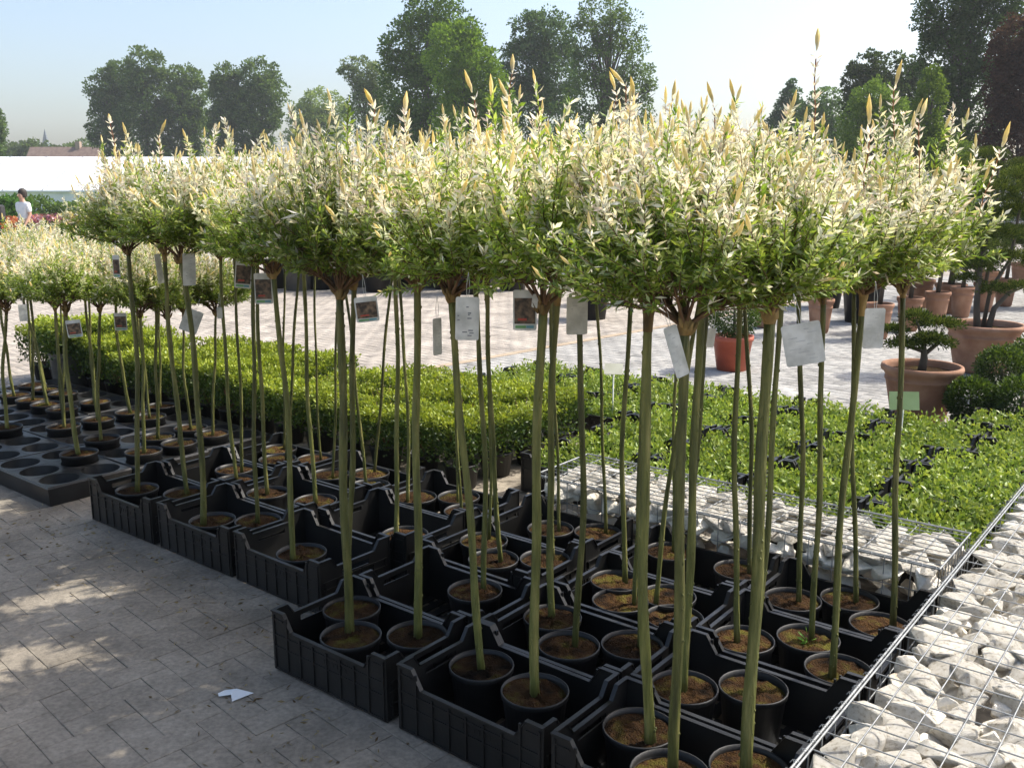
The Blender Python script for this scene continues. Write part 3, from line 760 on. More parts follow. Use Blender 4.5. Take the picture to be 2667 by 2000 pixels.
def gabion(label, a0, a1, b0, b1, H, along, dx, dy, sz, vis):
    """local x runs along the gabion; along='a' or 'b'"""
    ca_, cb_ = (a0 + a1) / 2, (b0 + b1) / 2
    LX = (a1 - a0 if along == 'a' else b1 - b0) / 2; LY = (b1 - b0 if along == 'a' else a1 - a0) / 2
    e = empty('gabion', AB(ca_, cb_), ROT_A if along == 'a' else ROT_B); tag(e, label, 'gabion')
    rr = random.Random(int(LX * 1000)); rw = .0022
    wm = MB()
    def line(p, q, r=rw): wm.tube([p, q], r, 5, False)
    nx = int(round(2 * LX / dx)); ny = int(round(2 * LY / dy))
    for i in range(nx + 1):
        x = -LX + 2 * LX * i / nx
        line((x, -LY, H), (x, LY, H)); line((x, -LY, 0), (x, -LY, H)); line((x, LY, 0), (x, LY, H))
    for j in range(ny + 1):
        y = -LY + 2 * LY * j / ny
        line((-LX, y, H + 2 * rw), (LX, y, H + 2 * rw)); line((-LX, y, 0), (-LX, y, H)); line((LX, y, 0), (LX, y, H))
    nz = int(round(H / .1))
    for k in range(nz):
        z = H * k / nz + .004
        for y in (-LY - 2 * rw, LY + 2 * rw): line((-LX, y, z), (LX, y, z))
        for x in (-LX - 2 * rw, LX + 2 * rw): line((x, -LY, z), (x, LY, z))
    for y in (-LY, LY): line((-LX, y, H + .004), (LX, y, H + .004), .0042)
    for x in (-LX, LX): line((x, -LY, H + .004), (x, LY, H + .004), .0042)
    # second edge wire and lacing ties
    for y in (-LY, LY):
        line((-LX, y + .011 * (1 if y < 0 else -1), H + .006), (LX, y + .011 * (1 if y < 0 else -1), H + .006), .0035)
        for i in range(int(2 * LX / .05)):
            x = -LX + .05 * i + rr.uniform(0, .02)
            wm.tube([(x + .003 * q, y + .012 * math.cos(q * 1.05), H + .004 + .010 * math.sin(q * 1.05)) for q in range(7)], .0013, 4, False)
    ob('wire_mesh', wm.mesh('wire_mesh', M['wire'], False), e)
    # top layer of visible stones
    cnt = 0; fill = []
    x = -LX + sz * .5
    stones = []; sp_ = sz * .80; row = 0; nr_ = max(2, int(round((2 * LY - sz * .8) / (sz * .68)))); dy_ = (2 * LY - sz * .8) / nr_; y = -LY + sz * .40
    while y < LY - sz * .28:
        x = -LX + sz * .45 + (sp_ * .5 if row % 2 else 0)
        while x < LX - sz * .35:
            if vis(x, y) and len(stones) < 298:
                k_s = sz * rr.uniform(.52, .72)
                stones.append((cl2(x + rr.uniform(-.025, .025), LX - k_s * .9), cl2(y + rr.uniform(-.02, .02), LY - k_s * .78), k_s))
            x += sp_ * rr.uniform(.85, 1.12)
        y += dy_; row += 1
    for px, py, s in stones:
        k = rr.randrange(14); eu = (rr.gauss(0, .2), rr.gauss(0, .2), rr.uniform(0, 6.28)); sz_ = s * rr.uniform(.7, .95) * (1.0 if along == 'a' else .72)
        from mathutils import Euler
        rm = np.array(Euler(eu).to_matrix()); mz = float(((STV[k][0] * np.array((s, s, sz_))) @ rm.T)[:, 2].max())
        ob('stone', ST[k], e, (px, py, H - .006 - mz - rr.uniform(0, .009)), eu, (s, s, sz_))
    # filler below and along the faces
    def filler(px, py, pz, s):
        Mx = Matrix.Translation((px, py, pz)) @ Matrix.Rotation(rr.uniform(0, 6.28), 4, 'Z') @ Matrix.Rotation(rr.gauss(0, .5), 4, 'X') @ Matrix.Diagonal((s, s, s * .9, 1))
        fill.append((rr.randrange(14), Mx))
    st = sz * .8
    y = -LY + sz * .5
    while y < LY - sz * .35:
        x = -LX + sz * .5
        while x < LX - sz * .35:
            if vis(x, y): filler(x + rr.uniform(-.02, .02), y + rr.uniform(-.02, .02), H - sz * .52 - rr.uniform(0, .02), sz * .56)
            x += st
        y += st
    z = H - sz * .50
    while z > 0.0:
        x = -LX + sz * .45
        while x < LX - sz * .3:
            s = sz * rr.uniform(.45, .62)
            for sg in (-1, 1): filler(x, sg * (LY - s * .86), max(z, s * .6), s)
            x += sz * .95
        z -= sz * .8
    stone_stuff(fill, 'stone_fill', e)
    return e
def vis_wide(x, y):
    p_ = AB(3.05 + x, -.1725 + y, .3); d_ = CAM_H - .3; zc = p_.y * math.cos(TH) + d_ * math.sin(TH)
    u_ = 1333.5 + F_PX * p_.x / zc; v_ = 1000 + F_PX * (d_ * math.cos(TH) - p_.y * math.sin(TH)) / zc
    return u_ < 2760 and v_ < 2120
gabion('long low gabion of white limestone running along the willow crates', 3.64, 4.13, .80, 2.74, .32, 'b', .10, .048, .15, lambda x, y: True)
gabion('wide gabion topped with pale limestone chunks under square wire mesh', 1.0, 5.1, -1.1, .755, .32, 'a', .10, .10, .150, vis_wide)

# ------------------------------------------------------------------ clipped box plants and ground-cover crates
def box_foliage(seed, sx, sy, z0, z1, n=2600, yel=1.0):
    r = np.random.default_rng(seed)
    P = np.stack([r.uniform(-sx, sx, n), r.uniform(-sy, sy, n), z0 + (z1 - z0) * r.uniform(size=n) ** .55], 1)
    topz = z1 + .03 * np.sin(P[:, 0] * 21 + seed) + .028 * np.sin(P[:, 1] * 27 + seed * 2) + (r.uniform(size=n) < .05) * .04
    edge = np.maximum(np.abs(P[:, 0]) / sx, np.abs(P[:, 1]) / sy)
    P[:, 2] = np.minimum(P[:, 2], topz - .05 * np.clip(edge - .75, 0, 1) * 2)
    D = r.normal(size=(n, 3)) * .7 + np.array((0, 0, .7)) + np.stack([P[:, 0] / sx, P[:, 1] / sy, 0 * P[:, 0]], 1) * .5
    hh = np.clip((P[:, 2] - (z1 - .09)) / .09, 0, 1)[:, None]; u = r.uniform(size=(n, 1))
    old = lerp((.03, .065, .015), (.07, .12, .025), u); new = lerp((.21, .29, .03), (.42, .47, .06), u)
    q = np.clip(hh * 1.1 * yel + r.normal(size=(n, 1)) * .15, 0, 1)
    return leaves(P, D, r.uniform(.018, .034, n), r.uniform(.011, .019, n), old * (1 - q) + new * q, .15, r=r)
BOXF = []
for k in range(6):
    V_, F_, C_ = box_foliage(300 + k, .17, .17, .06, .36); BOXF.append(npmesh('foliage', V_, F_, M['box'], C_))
bs = MB()
for k in range(7):
    a = k * .9; bs.tube([(0, 0, 0), (.05 * math.cos(a), .05 * math.sin(a), .12), (.11 * math.cos(a), .11 * math.sin(a), .28)], [.006, .004, .002], 4, False)
BOXSTEM = bs.mesh('stems', M['twig'], False)
SQP = MB()
for (r0, z0_, r1, z1_) in ((.085, 0, .105, .15),):
    SQP.lathe([(.001, .002), (r0, 0), (r1, z1_ - .014), (r1 + .005, z1_ - .012), (r1 + .005, z1_), (r1 - .004, z1_), (r1 - .008, z1_ - .02), (.001, z1_ - .02)], 20)
BPOT = SQP.mesh('pot', M['potplastic'], False)
for ia in range(4):
    for ib in range(18):
        b = 3.56 + ib * .325; a = 4.02 + ia * .325
        if (b > 4.9 and ia > 2) or (b > 7.0 and ia > 1): continue
        if b > 9.0: continue
        hgt = 1.0 + (.28 if b > 7.2 else .12 if b > 5.2 else -.05) + random.uniform(-.12, .10)
        e = empty('box_plant', AB(a, b) + Vector((random.uniform(-.01, .01), random.uniform(-.01, .01), 0)), random.uniform(0, 6.28) // 1.5708 * 1.5708 + ROT_B)
        tag(e, 'bushy yellow-green box plant in the hedge row ' + ['facing the willow crates', 'second from the willow crates', 'third from the willow crates', 'bordering the open paving'][ia], 'box plant', 'box plants packed as a hedge, row %d' % (ia + 1))
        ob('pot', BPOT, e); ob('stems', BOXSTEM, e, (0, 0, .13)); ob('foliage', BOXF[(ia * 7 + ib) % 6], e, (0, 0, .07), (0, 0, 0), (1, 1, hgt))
# three bigger box plants in tall grey pots at the far end
gp = pot_mesh(.17, .34, 'greypot')
for q, (x, y) in enumerate([(215, 1035), (330, 1030)]):
    X, Y = bp(x, y); X -= .25; Y += .35
    e = empty('box_plant', (X, Y, 0), .4 * q); tag(e, 'larger box plant in a tall grey tapered pot at the hedge end', 'box plant', 'box plants in grey pots')
    ob('pot', gp, e); ob('stems', BOXSTEM, e, (0, 0, .30)); ob('foliage', BOXF[q], e, (0, 0, .22), (0, 0, .3), (1.45, 1.45, 1.15))
def cover_foliage(seed):
    r = np.random.default_rng(seed); n = 1600; P = np.stack([r.uniform(-.285, .285, n), r.uniform(-.185, .185, n), np.zeros(n)], 1)
    hgt = .215 + .05 * np.sin(P[:, 0] * 19 + seed) * np.cos(P[:, 1] * 23 + seed * 1.7) + .02 * r.normal(size=n)
    P[:, 2] = .10 + (hgt - .10) * r.uniform(size=n) ** .45
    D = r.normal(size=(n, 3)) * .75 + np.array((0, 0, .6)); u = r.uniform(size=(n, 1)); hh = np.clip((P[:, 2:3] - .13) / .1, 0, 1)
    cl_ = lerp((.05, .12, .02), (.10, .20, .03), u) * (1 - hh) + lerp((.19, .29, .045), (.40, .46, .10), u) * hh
    V_, F_, C_ = leaves(P, D, r.uniform(.024, .042, n), r.uniform(.012, .020, n), cl_, .15, r=r)
    return npmesh('foliage', V_, F_, M['box'], C_)
COVF = [cover_foliage(400 + k) for k in range(6)]
G_COV = 'black crates of ground cover'
q = 0
for ia in range(6):
    for ib in range(8):
        a = 4.36 + ia * .415; b = .42 + ib * .628 - (.15 if ia > 3 else 0)
        if b > 3.2 and a < 5.3: continue
        if a < 5.35 and b < 1.0: continue
        if b > 4.9: continue
        rw_ = ['along the low gabion', 'second from the low gabion', 'third from the low gabion', 'fourth from the low gabion', 'next to the paving-edge row', 'bordering the open paving'][ia]
        c = crate(a, b, 'black crate buried in ground cover, row ' + rw_, G_COV + ', row ' + rw_, .008)
        e = tag(ob('ground_cover', COVF[q % 6], None, AB(a, b, .002), (0, 0, ROT_B + (math.pi if q % 2 else 0))), 'bright green leafy ground cover filling a crate, row ' + rw_, 'ground cover', 'ground cover, row ' + rw_)
        q += 1
for ia in range(3):
    for ib in range(3):
        a, b = 5.45 + ia * .415, -.24 - ib * .628 + .02
        crate(a, b, 'black crate buried in leafy ground-cover plants behind the low gabion', G_COV, .008)
        tag(ob('ground_cover', COVF[q % 6], None, AB(a, b, .002), (0, 0, ROT_B)), 'tray-full of bright green leafy ground cover filling a black crate', 'ground cover', 'ground cover filling crates'); q += 1
for b in (.5, 1.12):
    crate(6.87, b, 'black crate buried in leafy ground-cover plants behind the low gabion', G_COV, .008)
    tag(ob('ground_cover', COVF[q % 6], None, AB(6.87, b, .002), (0, 0, ROT_B)), 'tray-full of bright green leafy ground cover filling a black crate', 'ground cover', 'ground cover filling crates'); q += 1
# plant signs on sticks
def sign(px, py, Z, wd, hg, m, label, tilt):
    X, Y = bp(px, py, .12); e = empty('plant_sign', (X, Y, 0), random.uniform(-.2, .2)); tag(e, label, 'sign')
    s = MB(); s.tube([(0, 0, .012), (0, 0, Z)], .005, 6); ob('stick', s.mesh('stick', M['signwhite']), e)
    s = MB(); s.box(-wd / 2, wd / 2, -.002, .002, -hg / 2, hg / 2)
    ob('plate', s.mesh('plate', m), e, (0, -.004, Z + hg * .3), (tilt, 0, 0))
sign(1595, 1095, .47, .13, .09, M['cream'], 'cream plant sign tilted back on a white stick in the ground cover', R(-42))
sign(2345, 1150, .36, .19, .12, M['signgreen'], 'pale green plant sign on a white stick before the terracotta bowl', R(-18))

# ------------------------------------------------------------------ plant labels hanging from the willows
def tag_mesh(wd, hg):
    s = MB(); r = .006; pr = []
    for cx, cz, a0 in ((wd / 2 - r, -hg + r, -90), (wd / 2 - r, -r, 0), (-wd / 2 + r, -r, 90), (-wd / 2 + r, -hg + r, 180)):
        for k in range(4): th = R(a0 + k * 30); pr.append((cx + r * math.cos(th), cz + r * math.sin(th)))
    s.prism(pr, 'x', -.0006, .0006); return s.mesh('card', M['label'])
def hang(px, py, wpx, hpx, kind, yaw=0.0, roll=0.0, near=None):
    """px,py = centre of the card"""
    bestY = min(WILLOWS, key=lambda t: abs(t[1].x / t[1].y * F_PX + 1333.5 - px) + (0 if near is None else abs(t[1].y - near) * 150))[1].y - .05
    if near is not None: bestY = near
    c = at(px, py, bestY); wd, hg = wpx * bestY / F_PX, hpx * bestY / F_PX
    t = c + Vector((math.sin(roll) * hg / 2, 0, math.cos(roll) * hg / 2))
    e = empty('plant_label', t); e.rotation_euler = (0, roll, 0)
    names = {'white': 'blank-backed white plant label hanging from a willow crown', 'photo': 'plant label with a dark photograph hanging from a willow crown', 'text': 'white plant label with small dark print hanging between willow stems'}
    tag(e, names[kind], 'label', {'white': 'white willow labels', 'photo': 'photo willow labels', 'text': None}[kind])
    ob('card', tag_mesh(wd, hg), e, (0, 0, 0), (0, 0, yaw))
    def patch(n, m, x0, x1, z0, z1, y=-.0012):
        s = MB(); s.box(x0 * wd, x1 * wd, y, y + .0005, -z1 * hg, -z0 * hg); ob(n, s.mesh(n, M[m]), e, (0, 0, 0), (0, 0, yaw))
    if kind == 'photo':
        patch('picture', 'photo_print', -.44, .44, .20, .84); patch('title', 'red_print', -.30, .08, .70, .76, -.0018)
        patch('logo', 'green_print', -.40, .05, .88, .95); patch('logo', 'blue_print', .06, .38, .88, .95)
    if kind == 'white':
        for k in range(9):
            x0 = random.uniform(-.42, .2); z_ = .14 + .09 * k; patch('print', 'faint_ink', x0, x0 + random.uniform(.08, .3), z_, z_ + .018)
    if kind == 'text':
        for k, (x0, x1, z) in enumerate([(-.05, .05, .22), (-.42, -.34, .42), (.02, .16, .36), (.02, .10, .40), (-.42, -.32, .52), (.0, .18, .48), (-.2, .0, .80), (.05, .25, .76), (.1, .28, .82), (.02, .2, .88)]):
            patch('print', 'ink', x0, x1, z, z + .025)
    s = MB(); L = .07
    s.tube([(-.002, 0, -.008), (-.004, .004, .03), (0, .012, L)], .0007, 4, False); s.tube([(.002, 0, -.008), (.005, .004, .03), (0, .012, L)], .0007, 4, False)
    ob('string', s.mesh('string', M['string'], False), e)
hang(1217, 830, 62, 114, 'text', .08, .03, 2.65)
hang(1139, 877, 33, 98, 'white', .9, 0, 2.9)
hang(1367, 808, 62, 106, 'photo', 0, 0, 2.75)
hang(1503, 822, 56, 100, 'white', .1, 0, 2.95)
hang(1762, 915, 44, 140, 'white', .5, -.30, 2.25)
hang(2092, 896, 100, 112, 'white', -.2, -.22, 2.15)
hang(2276, 855, 56, 106, 'white', .1, 0, 2.55)
hang(686, 752, 46, 80, 'photo', .1, 0, 4.0)
hang(634, 714, 42, 74, 'photo', .3, .12, 4.3)
hang(955, 806, 60, 66, 'photo', .1, -.1, 2.95)
hang(415, 700, 20, 76, 'white', 1.1, -.08, 4.6)
hang(493, 702, 34, 84, 'white', .7, .05, 4.2)
hang(498, 836, 46, 62, 'white', .2, .42, 5.4)
hang(193, 856, 38, 46, 'photo', .1, -.1, 5.3)
hang(314, 838, 32, 46, 'photo', .1, .0, 5.6)
hang(60, 815, 20, 44, 'white', .5, 0, 5.8)
hang(303, 694, 18, 58, 'photo', 0, 0, 4.55)
hang(1408, 785, 46, 36, 'white', .1, .1, 2.7)
hang(1852, 880, 26, 52, 'white', .5, .1, 2.7)
hang(572, 815, 14, 30, 'white', .5, 0, 4.5)

# ------------------------------------------------------------------ terracotta bowls, topiary, pots
def lathe_pot(prof, m, n=32): s = MB(); s.lathe(prof, n); return s.mesh('pot', M[m], False)
def dome_leaves(r, n, cx, cy, cz, rx, ry, rz, c1, c2, L, W, shell=.72, lower=-1.0):
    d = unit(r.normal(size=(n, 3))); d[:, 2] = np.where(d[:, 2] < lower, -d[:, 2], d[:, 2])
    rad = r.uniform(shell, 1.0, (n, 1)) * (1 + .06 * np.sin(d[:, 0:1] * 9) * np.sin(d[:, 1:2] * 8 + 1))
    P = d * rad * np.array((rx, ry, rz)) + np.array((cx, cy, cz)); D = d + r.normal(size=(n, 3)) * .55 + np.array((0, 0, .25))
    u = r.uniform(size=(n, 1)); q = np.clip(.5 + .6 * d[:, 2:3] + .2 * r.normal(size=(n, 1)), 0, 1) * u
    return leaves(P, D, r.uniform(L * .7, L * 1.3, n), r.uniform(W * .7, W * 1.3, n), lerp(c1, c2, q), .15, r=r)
def ball_plant(name, label, X, Y, rad, potm, pr, ph, c1=(.03, .065, .012), c2=(.16, .24, .035), group=None, n=5200, cat='topiary'):
    e = empty(name, (X, Y, 0)); tag(e, label, cat, group)
    ob('pot', lathe_pot([(.001, .004), (pr * .72, 0), (pr * .95, ph * .86), (pr, ph * .87), (pr, ph), (pr * .93, ph), (pr * .9, ph * .88), (.001, ph * .86)], potm), e)
    s = MB(); s.tube([(0, 0, ph * .84), (.01, 0, ph + rad * .5), (0, 0, ph + rad)], [.02, .016, .01], 6); ob('trunk', s.mesh('trunk', M['bark'], False), e)
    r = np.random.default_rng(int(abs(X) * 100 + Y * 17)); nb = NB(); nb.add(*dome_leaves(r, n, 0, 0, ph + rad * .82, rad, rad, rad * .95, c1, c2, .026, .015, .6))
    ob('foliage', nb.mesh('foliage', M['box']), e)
    return e
X, Y = bp(1905, 962); ball_plant('box_ball', 'round box ball in a red pot standing alone on grey paving', X, Y, .27, 'redpot', .20, .34)
for q, (x, y, rd) in enumerate([(2520, 1120, .175), (2650, 1135, .20), (2600, 1040, .21), (2690, 1010, .23)]):
    X, Y = bp(x, y); ball_plant('box_ball', ['clipped box ball in black pot right before the terracotta bowl', 'clipped box ball in black pot packed among other balls', 'clipped box ball in black pot packed among other balls', 'clipped box ball in black pot packed among other balls'][q], X, Y, rd, 'potplastic', .13, .09, (.022, .05, .012), (.13, .20, .03), None if q == 0 else 'packed box balls')
def niwaki(label, X, Y, bowl_r, bowl_h, pads, trunk, seed, potm='terracotta', name='cloud_pruned_pine'):
    e = empty(name, (X, Y, 0), 0); tag(e, label, 'bonsai')
    r_ = bowl_r; h_ = bowl_h
    pot = ob('pot', lathe_pot([(.001, .005), (r_ * .62, 0), (r_ * .70, .02), (r_ * .82, h_ * .45), (r_ * .90, h_ * .72), (r_ * .93, h_ * .73), (r_ * .93, h_ * .77), (r_ * .90, h_ * .78), (r_ * .96, h_ * .87), (r_ * 1.03, h_ * .90), (r_ * 1.05, h_ * .95), (r_ * 1.03, h_), (r_ * .95, h_), (r_ * .92, h_ * .93), (r_ * .9, h_ * .86)], potm, 40), e)
    s = MB(); s.disc(r_ * .905, h_ * .87, 40); ob('soil', s.mesh('soil', M['soil']), pot)
    s = MB(); kz = {.285: .63, .345: .72}.get(bowl_r, 1.0); z0_ = {.285: .43, .345: .55}.get(bowl_r, bowl_h)
    T_ = lambda x, y, z: (x * kz, y * kz, bowl_h + (z - z0_) * kz)
    for pts, rad in trunk: s.tube([T_(*q_) for q_ in pts], [v_ * kz for v_ in rad], 8)
    ob('trunk', s.mesh('trunk', M['bark'], False), e)
    r = np.random.default_rng(seed)
    for (x, y, z, rx, rz) in pads:
        (x, y, z), rx, rz = T_(x, y, z), rx * kz, rz * kz
        nb = NB(); n = int(2600 * (rx / .3) ** 2) + 500
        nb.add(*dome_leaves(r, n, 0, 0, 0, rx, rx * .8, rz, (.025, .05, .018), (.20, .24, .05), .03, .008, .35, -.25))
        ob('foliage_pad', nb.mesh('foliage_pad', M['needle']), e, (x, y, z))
    return e
X, Y = bp(2410, 1112); Y += .28; X += .06
niwaki('cloud-pruned pine with low flat pads in a wide terracotta bowl', X, Y, .285, .42,
       [(-.25, 0, .66, .23, .10), (.14, 0, .68, .27, .11), (-.36, .1, .83, .22, .08), (.20, .12, .90, .34, .10), (.0, -.12, .76, .2, .09), (-.1, .05, 1.0, .2, .1)],
       [([(.0, 0, .36), (.015, 0, .52), (-.01, 0, .70)], [.055, .045, .03]), ([(0, 0, .55), (.18, .05, .68), (.25, .1, .86)], [.03, .022, .012]), ([(0, 0, .6), (-.2, .05, .66), (-.32, .1, .80)], [.028, .02, .012]), ([(-.01, 0, .69), (-.06, .03, .86), (-.1, .05, .98)], [.025, .018, .01])], 61)
X, Y = bp(2578, 985); Y += .35; X += .08
niwaki('tall cloud-pruned pine with stacked pads in a big terracotta bowl', X, Y, .345, .47,
       [(.05, 0, .98, .22, .13), (.45, 0, 1.02, .28, .10), (-.1, .1, 1.28, .3, .17), (.35, .1, 1.38, .33, .16), (-.35, .1, 1.55, .34, .18), (.12, .0, 1.70, .36, .17), (-.15, .2, 1.95, .42, .2), (.4, .2, 2.0, .36, .18), (.05, .1, 2.25, .42, .22), (.45, .2, 2.45, .34, .2), (-.25, .1, 1.12, .2, .1)],
       [([(-.1, 0, .48), (-.14, 0, .8), (-.12, .05, 1.2), (-.05, .1, 1.7), (.05, .1, 2.2)], [.05, .042, .036, .03, .015]), ([(.05, 0, .48), (.1, 0, .75), (.3, .05, .95), (.5, .1, 1.02)], [.045, .036, .026, .012]), ([(0, .05, .48), (.05, .05, 1.0), (.3, .1, 1.4), (.4, .2, 2.0), (.45, .2, 2.4)], [.03, .026, .022, .02, .01]), ([(-.12, .05, 1.2), (-.35, .1, 1.5)], [.02, .01])], 62)
# row of terracotta pots with small cloud trees
for q in range(8):
    x = 2290 + q * 46 if q < 6 else 2250 - (q - 6) * 50; t = q if q < 6 else -(q - 5)
    px = 4.35 + t * .62; py = 11.0 + t * .62
    if q >= 6: px, py = 4.35 - (q - 5) * .55, 11.0 + (q - 5) * .45
    niwaki('small golden cloud-pruned tree in a terracotta pot of the paved row', px, py, .155, .42,
           [(-.08, 0, .72, .24, .15), (.14, .05, .90, .24, .15), (-.06, .05, 1.1, .24, .15), (.08, 0, 1.3, .2, .15)],
           [([(0, 0, .40), (.03, 0, .8), (0, .02, 1.25)], [.03, .025, .012])], 70 + q, 'terracotta', 'topiary_tree')['group'] = 'terracotta pots in a row'
for q, (x, y, hh_) in enumerate([(2470, 815, 2.0), (2570, 772, 2.3), (2660, 745, 2.4), (2745, 800, 2.2), (2390, 800, 1.7)]):
    X, Y = bp(x, y); r_ = random.Random(q)
    pads = []; n_ = int(hh_ / .22)
    for k in range(n_): pads.append((r_.uniform(-.4, .4), r_.uniform(-.25, .25), .62 + (hh_ - .5) * k / n_, r_.uniform(.28, .42), .16))
    niwaki('tall dark cloud-pruned tree standing behind the row of terracotta pots', X, Y, .21, .42, pads, [([(0, 0, .40), (.05, 0, hh_ * .5), (-.03, .02, hh_ * .95)], [.05, .04, .015])], 90 + q, 'terracotta', 'topiary_tree')['group'] = 'tall cloud trees behind the pot row'
# dark pots and shrubs further back
def tub(label, group, X, Y, pr, ph, fr, fz, c1, c2, seed, potm='potplastic', name='potted_shrub', n=2600):
    e = empty(name, (X, Y, 0)); tag(e, label, 'shrub', group)
    ob('pot', lathe_pot([(.001, .004), (pr * .75, 0), (pr * .96, ph * .9), (pr, ph * .9), (pr, ph), (pr * .92, ph), (pr * .88, ph * .9), (.001, ph * .88)], potm, 24), e)
    s = MB()
    for k in range(5):
        a = k * 1.26; s.tube([(0, 0, ph * .85), (fr * .3 * math.cos(a), fr * .3 * math.sin(a), ph + fz * .7), (fr * .6 * math.cos(a), fr * .6 * math.sin(a), ph + fz * 1.3)], [.012, .008, .004], 5, False)
    ob('stems', s.mesh('stems', M['twig'], False), e)
    r = np.random.default_rng(seed); nb = NB()
    for k in range(5):
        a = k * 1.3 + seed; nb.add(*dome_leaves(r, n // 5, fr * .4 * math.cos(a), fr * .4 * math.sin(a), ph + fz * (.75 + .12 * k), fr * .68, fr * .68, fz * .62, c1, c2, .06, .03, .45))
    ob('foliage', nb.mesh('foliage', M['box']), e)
for q, (x, y, pr, ph, fr, fz) in enumerate([(1545, 830, .22, .42, .32, .45), (1618, 792, .22, .40, .34, .40), (2240, 838, .26, .5, .4, .5), (2150, 800, .26, .5, .42, .6)]):
    X, Y = bp(x, y); tub('leafy shrub in a dark pot standing by itself on the far paving', 'dark potted shrubs on the paving', X, Y, pr, ph, fr, fz, (.03, .07, .02), (.14, .24, .05), 80 + q)
for q in range(13):
    x = 640 + q * 58; X, Y = bp(x, 762 - q * 1.0 + random.uniform(-6, 6)); Y += random.uniform(-.5, .8)
    c = [((.03, .06, .02), (.10, .18, .05)), ((.05, .09, .02), (.22, .30, .06)), ((.04, .05, .03), (.30, .10, .08))][q % 3]
    tub('dense potted shrub in the display row across the pink paving', 'display row of potted shrubs', X, Y, .28, .5, .5, .62, c[0], c[1], 120 + q, ['potplastic', 'potplastic', 'greypot'][q % 3])
# low dark wall planter casting the long shadow
# paper scrap on the pavers
X, Y = bp(612, 1812)
s = MB(); pts = [(-.062, .012, .006), (-.045, .035, .004), (.0, .030, .012), (.062, .012, .004), (.0, -.042, .005), (-.012, -.005, .010), (-.055, -.004, .004)]
s.add([Vector(p) for p in pts] + [Vector(p) - Vector((0, 0, .0015)) for p in pts], [(0, 1, 2, 5, 6), (2, 3, 4, 5), (13, 12, 9, 8, 7), (12, 11, 10, 9)] + [((i + 1) % 7, i, 7 + i, 7 + (i + 1) % 7) for i in range(7)])
tag(ob('paper_scrap', s.mesh('paper_scrap', M['paper']), None, (X, Y, .0), (0, 0, .05)), 'folded scrap of white paper lying on the grey pavers', 'paper')

# fallen leaves and plant litter on the pavers by the crates
r_ = np.random.default_rng(9); n = 420; Pl = []
while len(Pl) < n:
    t = r_.uniform(); b_ = r_.uniform(1.9, 5.2); a_ = (1.93 if b_ < 2.72 else 2.32) - abs(r_.normal()) * .28 - .012
    p = AB(a_, b_); Pl.append((p.x, p.y, .004))
Pl = np.array(Pl); D = r_.normal(size=(n, 3)); D[:, 2] *= .12
V_, F_, C_ = leaves(Pl, D, r_.uniform(.012, .04, n), r_.uniform(.004, .010, n), lerp((.10, .06, .03), (.42, .34, .2), r_.uniform(size=(n, 1))), .1, r=r_)
tag(ob('fallen_leaves', npmesh('fallen_leaves', V_, F_, M['leaf'], C_)), 'scattered dry willow leaves on the pavers along the crates', 'leaf litter', kind='stuff')

# ------------------------------------------------------------------ left background: flower beds, people, white hall
def flower_bed(label, x0, x1, y, hz, cols, seed, rows_=3, n=2600, zb=.25):
    X0, Y0 = bp(x0, y); X1, Y1 = bp(x1, y)
    e = empty('flower_bed', ((X0 + X1) / 2, Y0, 0)); tag(e, label, 'flower bed')
    wd = X1 - X0; r = np.random.default_rng(seed)
    P = np.stack([r.uniform(-wd / 2, wd / 2, n), r.uniform(-.9, .9, n), r.uniform(.05, zb, n)], 1); P[:, 2] += .08 * np.sin(P[:, 0] * 4)
    V_, F_, C_ = leaves(P, r.normal(size=(n, 3)) + np.array((0, 0, .8)), r.uniform(.08, .16, n), r.uniform(.05, .09, n), lerp((.04, .08, .02), (.12, .20, .05), r.uniform(size=(n, 1))), .1, r=r)
    ob('foliage', npmesh('foliage', V_, F_, M['box'], C_), e)
    m = n // 2; P = np.stack([r.uniform(-wd / 2, wd / 2, m), r.uniform(-.9, .9, m), r.uniform(zb, zb + hz, m)], 1)
    V_, F_, C_ = leaves(P, r.normal(size=(m, 3)) + np.array((0, 0, .5)), r.uniform(.08, .14, m), r.uniform(.07, .12, m), np.array(cols)[r.integers(0, len(cols), m)], .1, r=r)
    ob('blossom', npmesh('blossom', V_, F_, M['box'], C_), e)
flower_bed('bed of rust-orange flowers beside the walking person', -120, 62, 640, .35, [(.45, .14, .05), (.38, .10, .05), (.5, .22, .1)], 11, zb=.5)
flower_bed('bed of pink and purple flowers behind the walking person', 95, 190, 632, .35, [(.45, .16, .2), (.25, .10, .2), (.55, .3, .35), (.2, .12, .1)], 12, zb=.5)
flower_bed('bed of cream and yellow flowers before the white hall', 180, 420, 630, .4, [(.72, .66, .42), (.6, .5, .2), (.7, .68, .6)], 13, zb=.55)
flower_bed('low yellow-green bed in front of the orange flowers', -120, 60, 680, .2, [(.30, .32, .05), (.22, .26, .05)], 14, zb=.35)
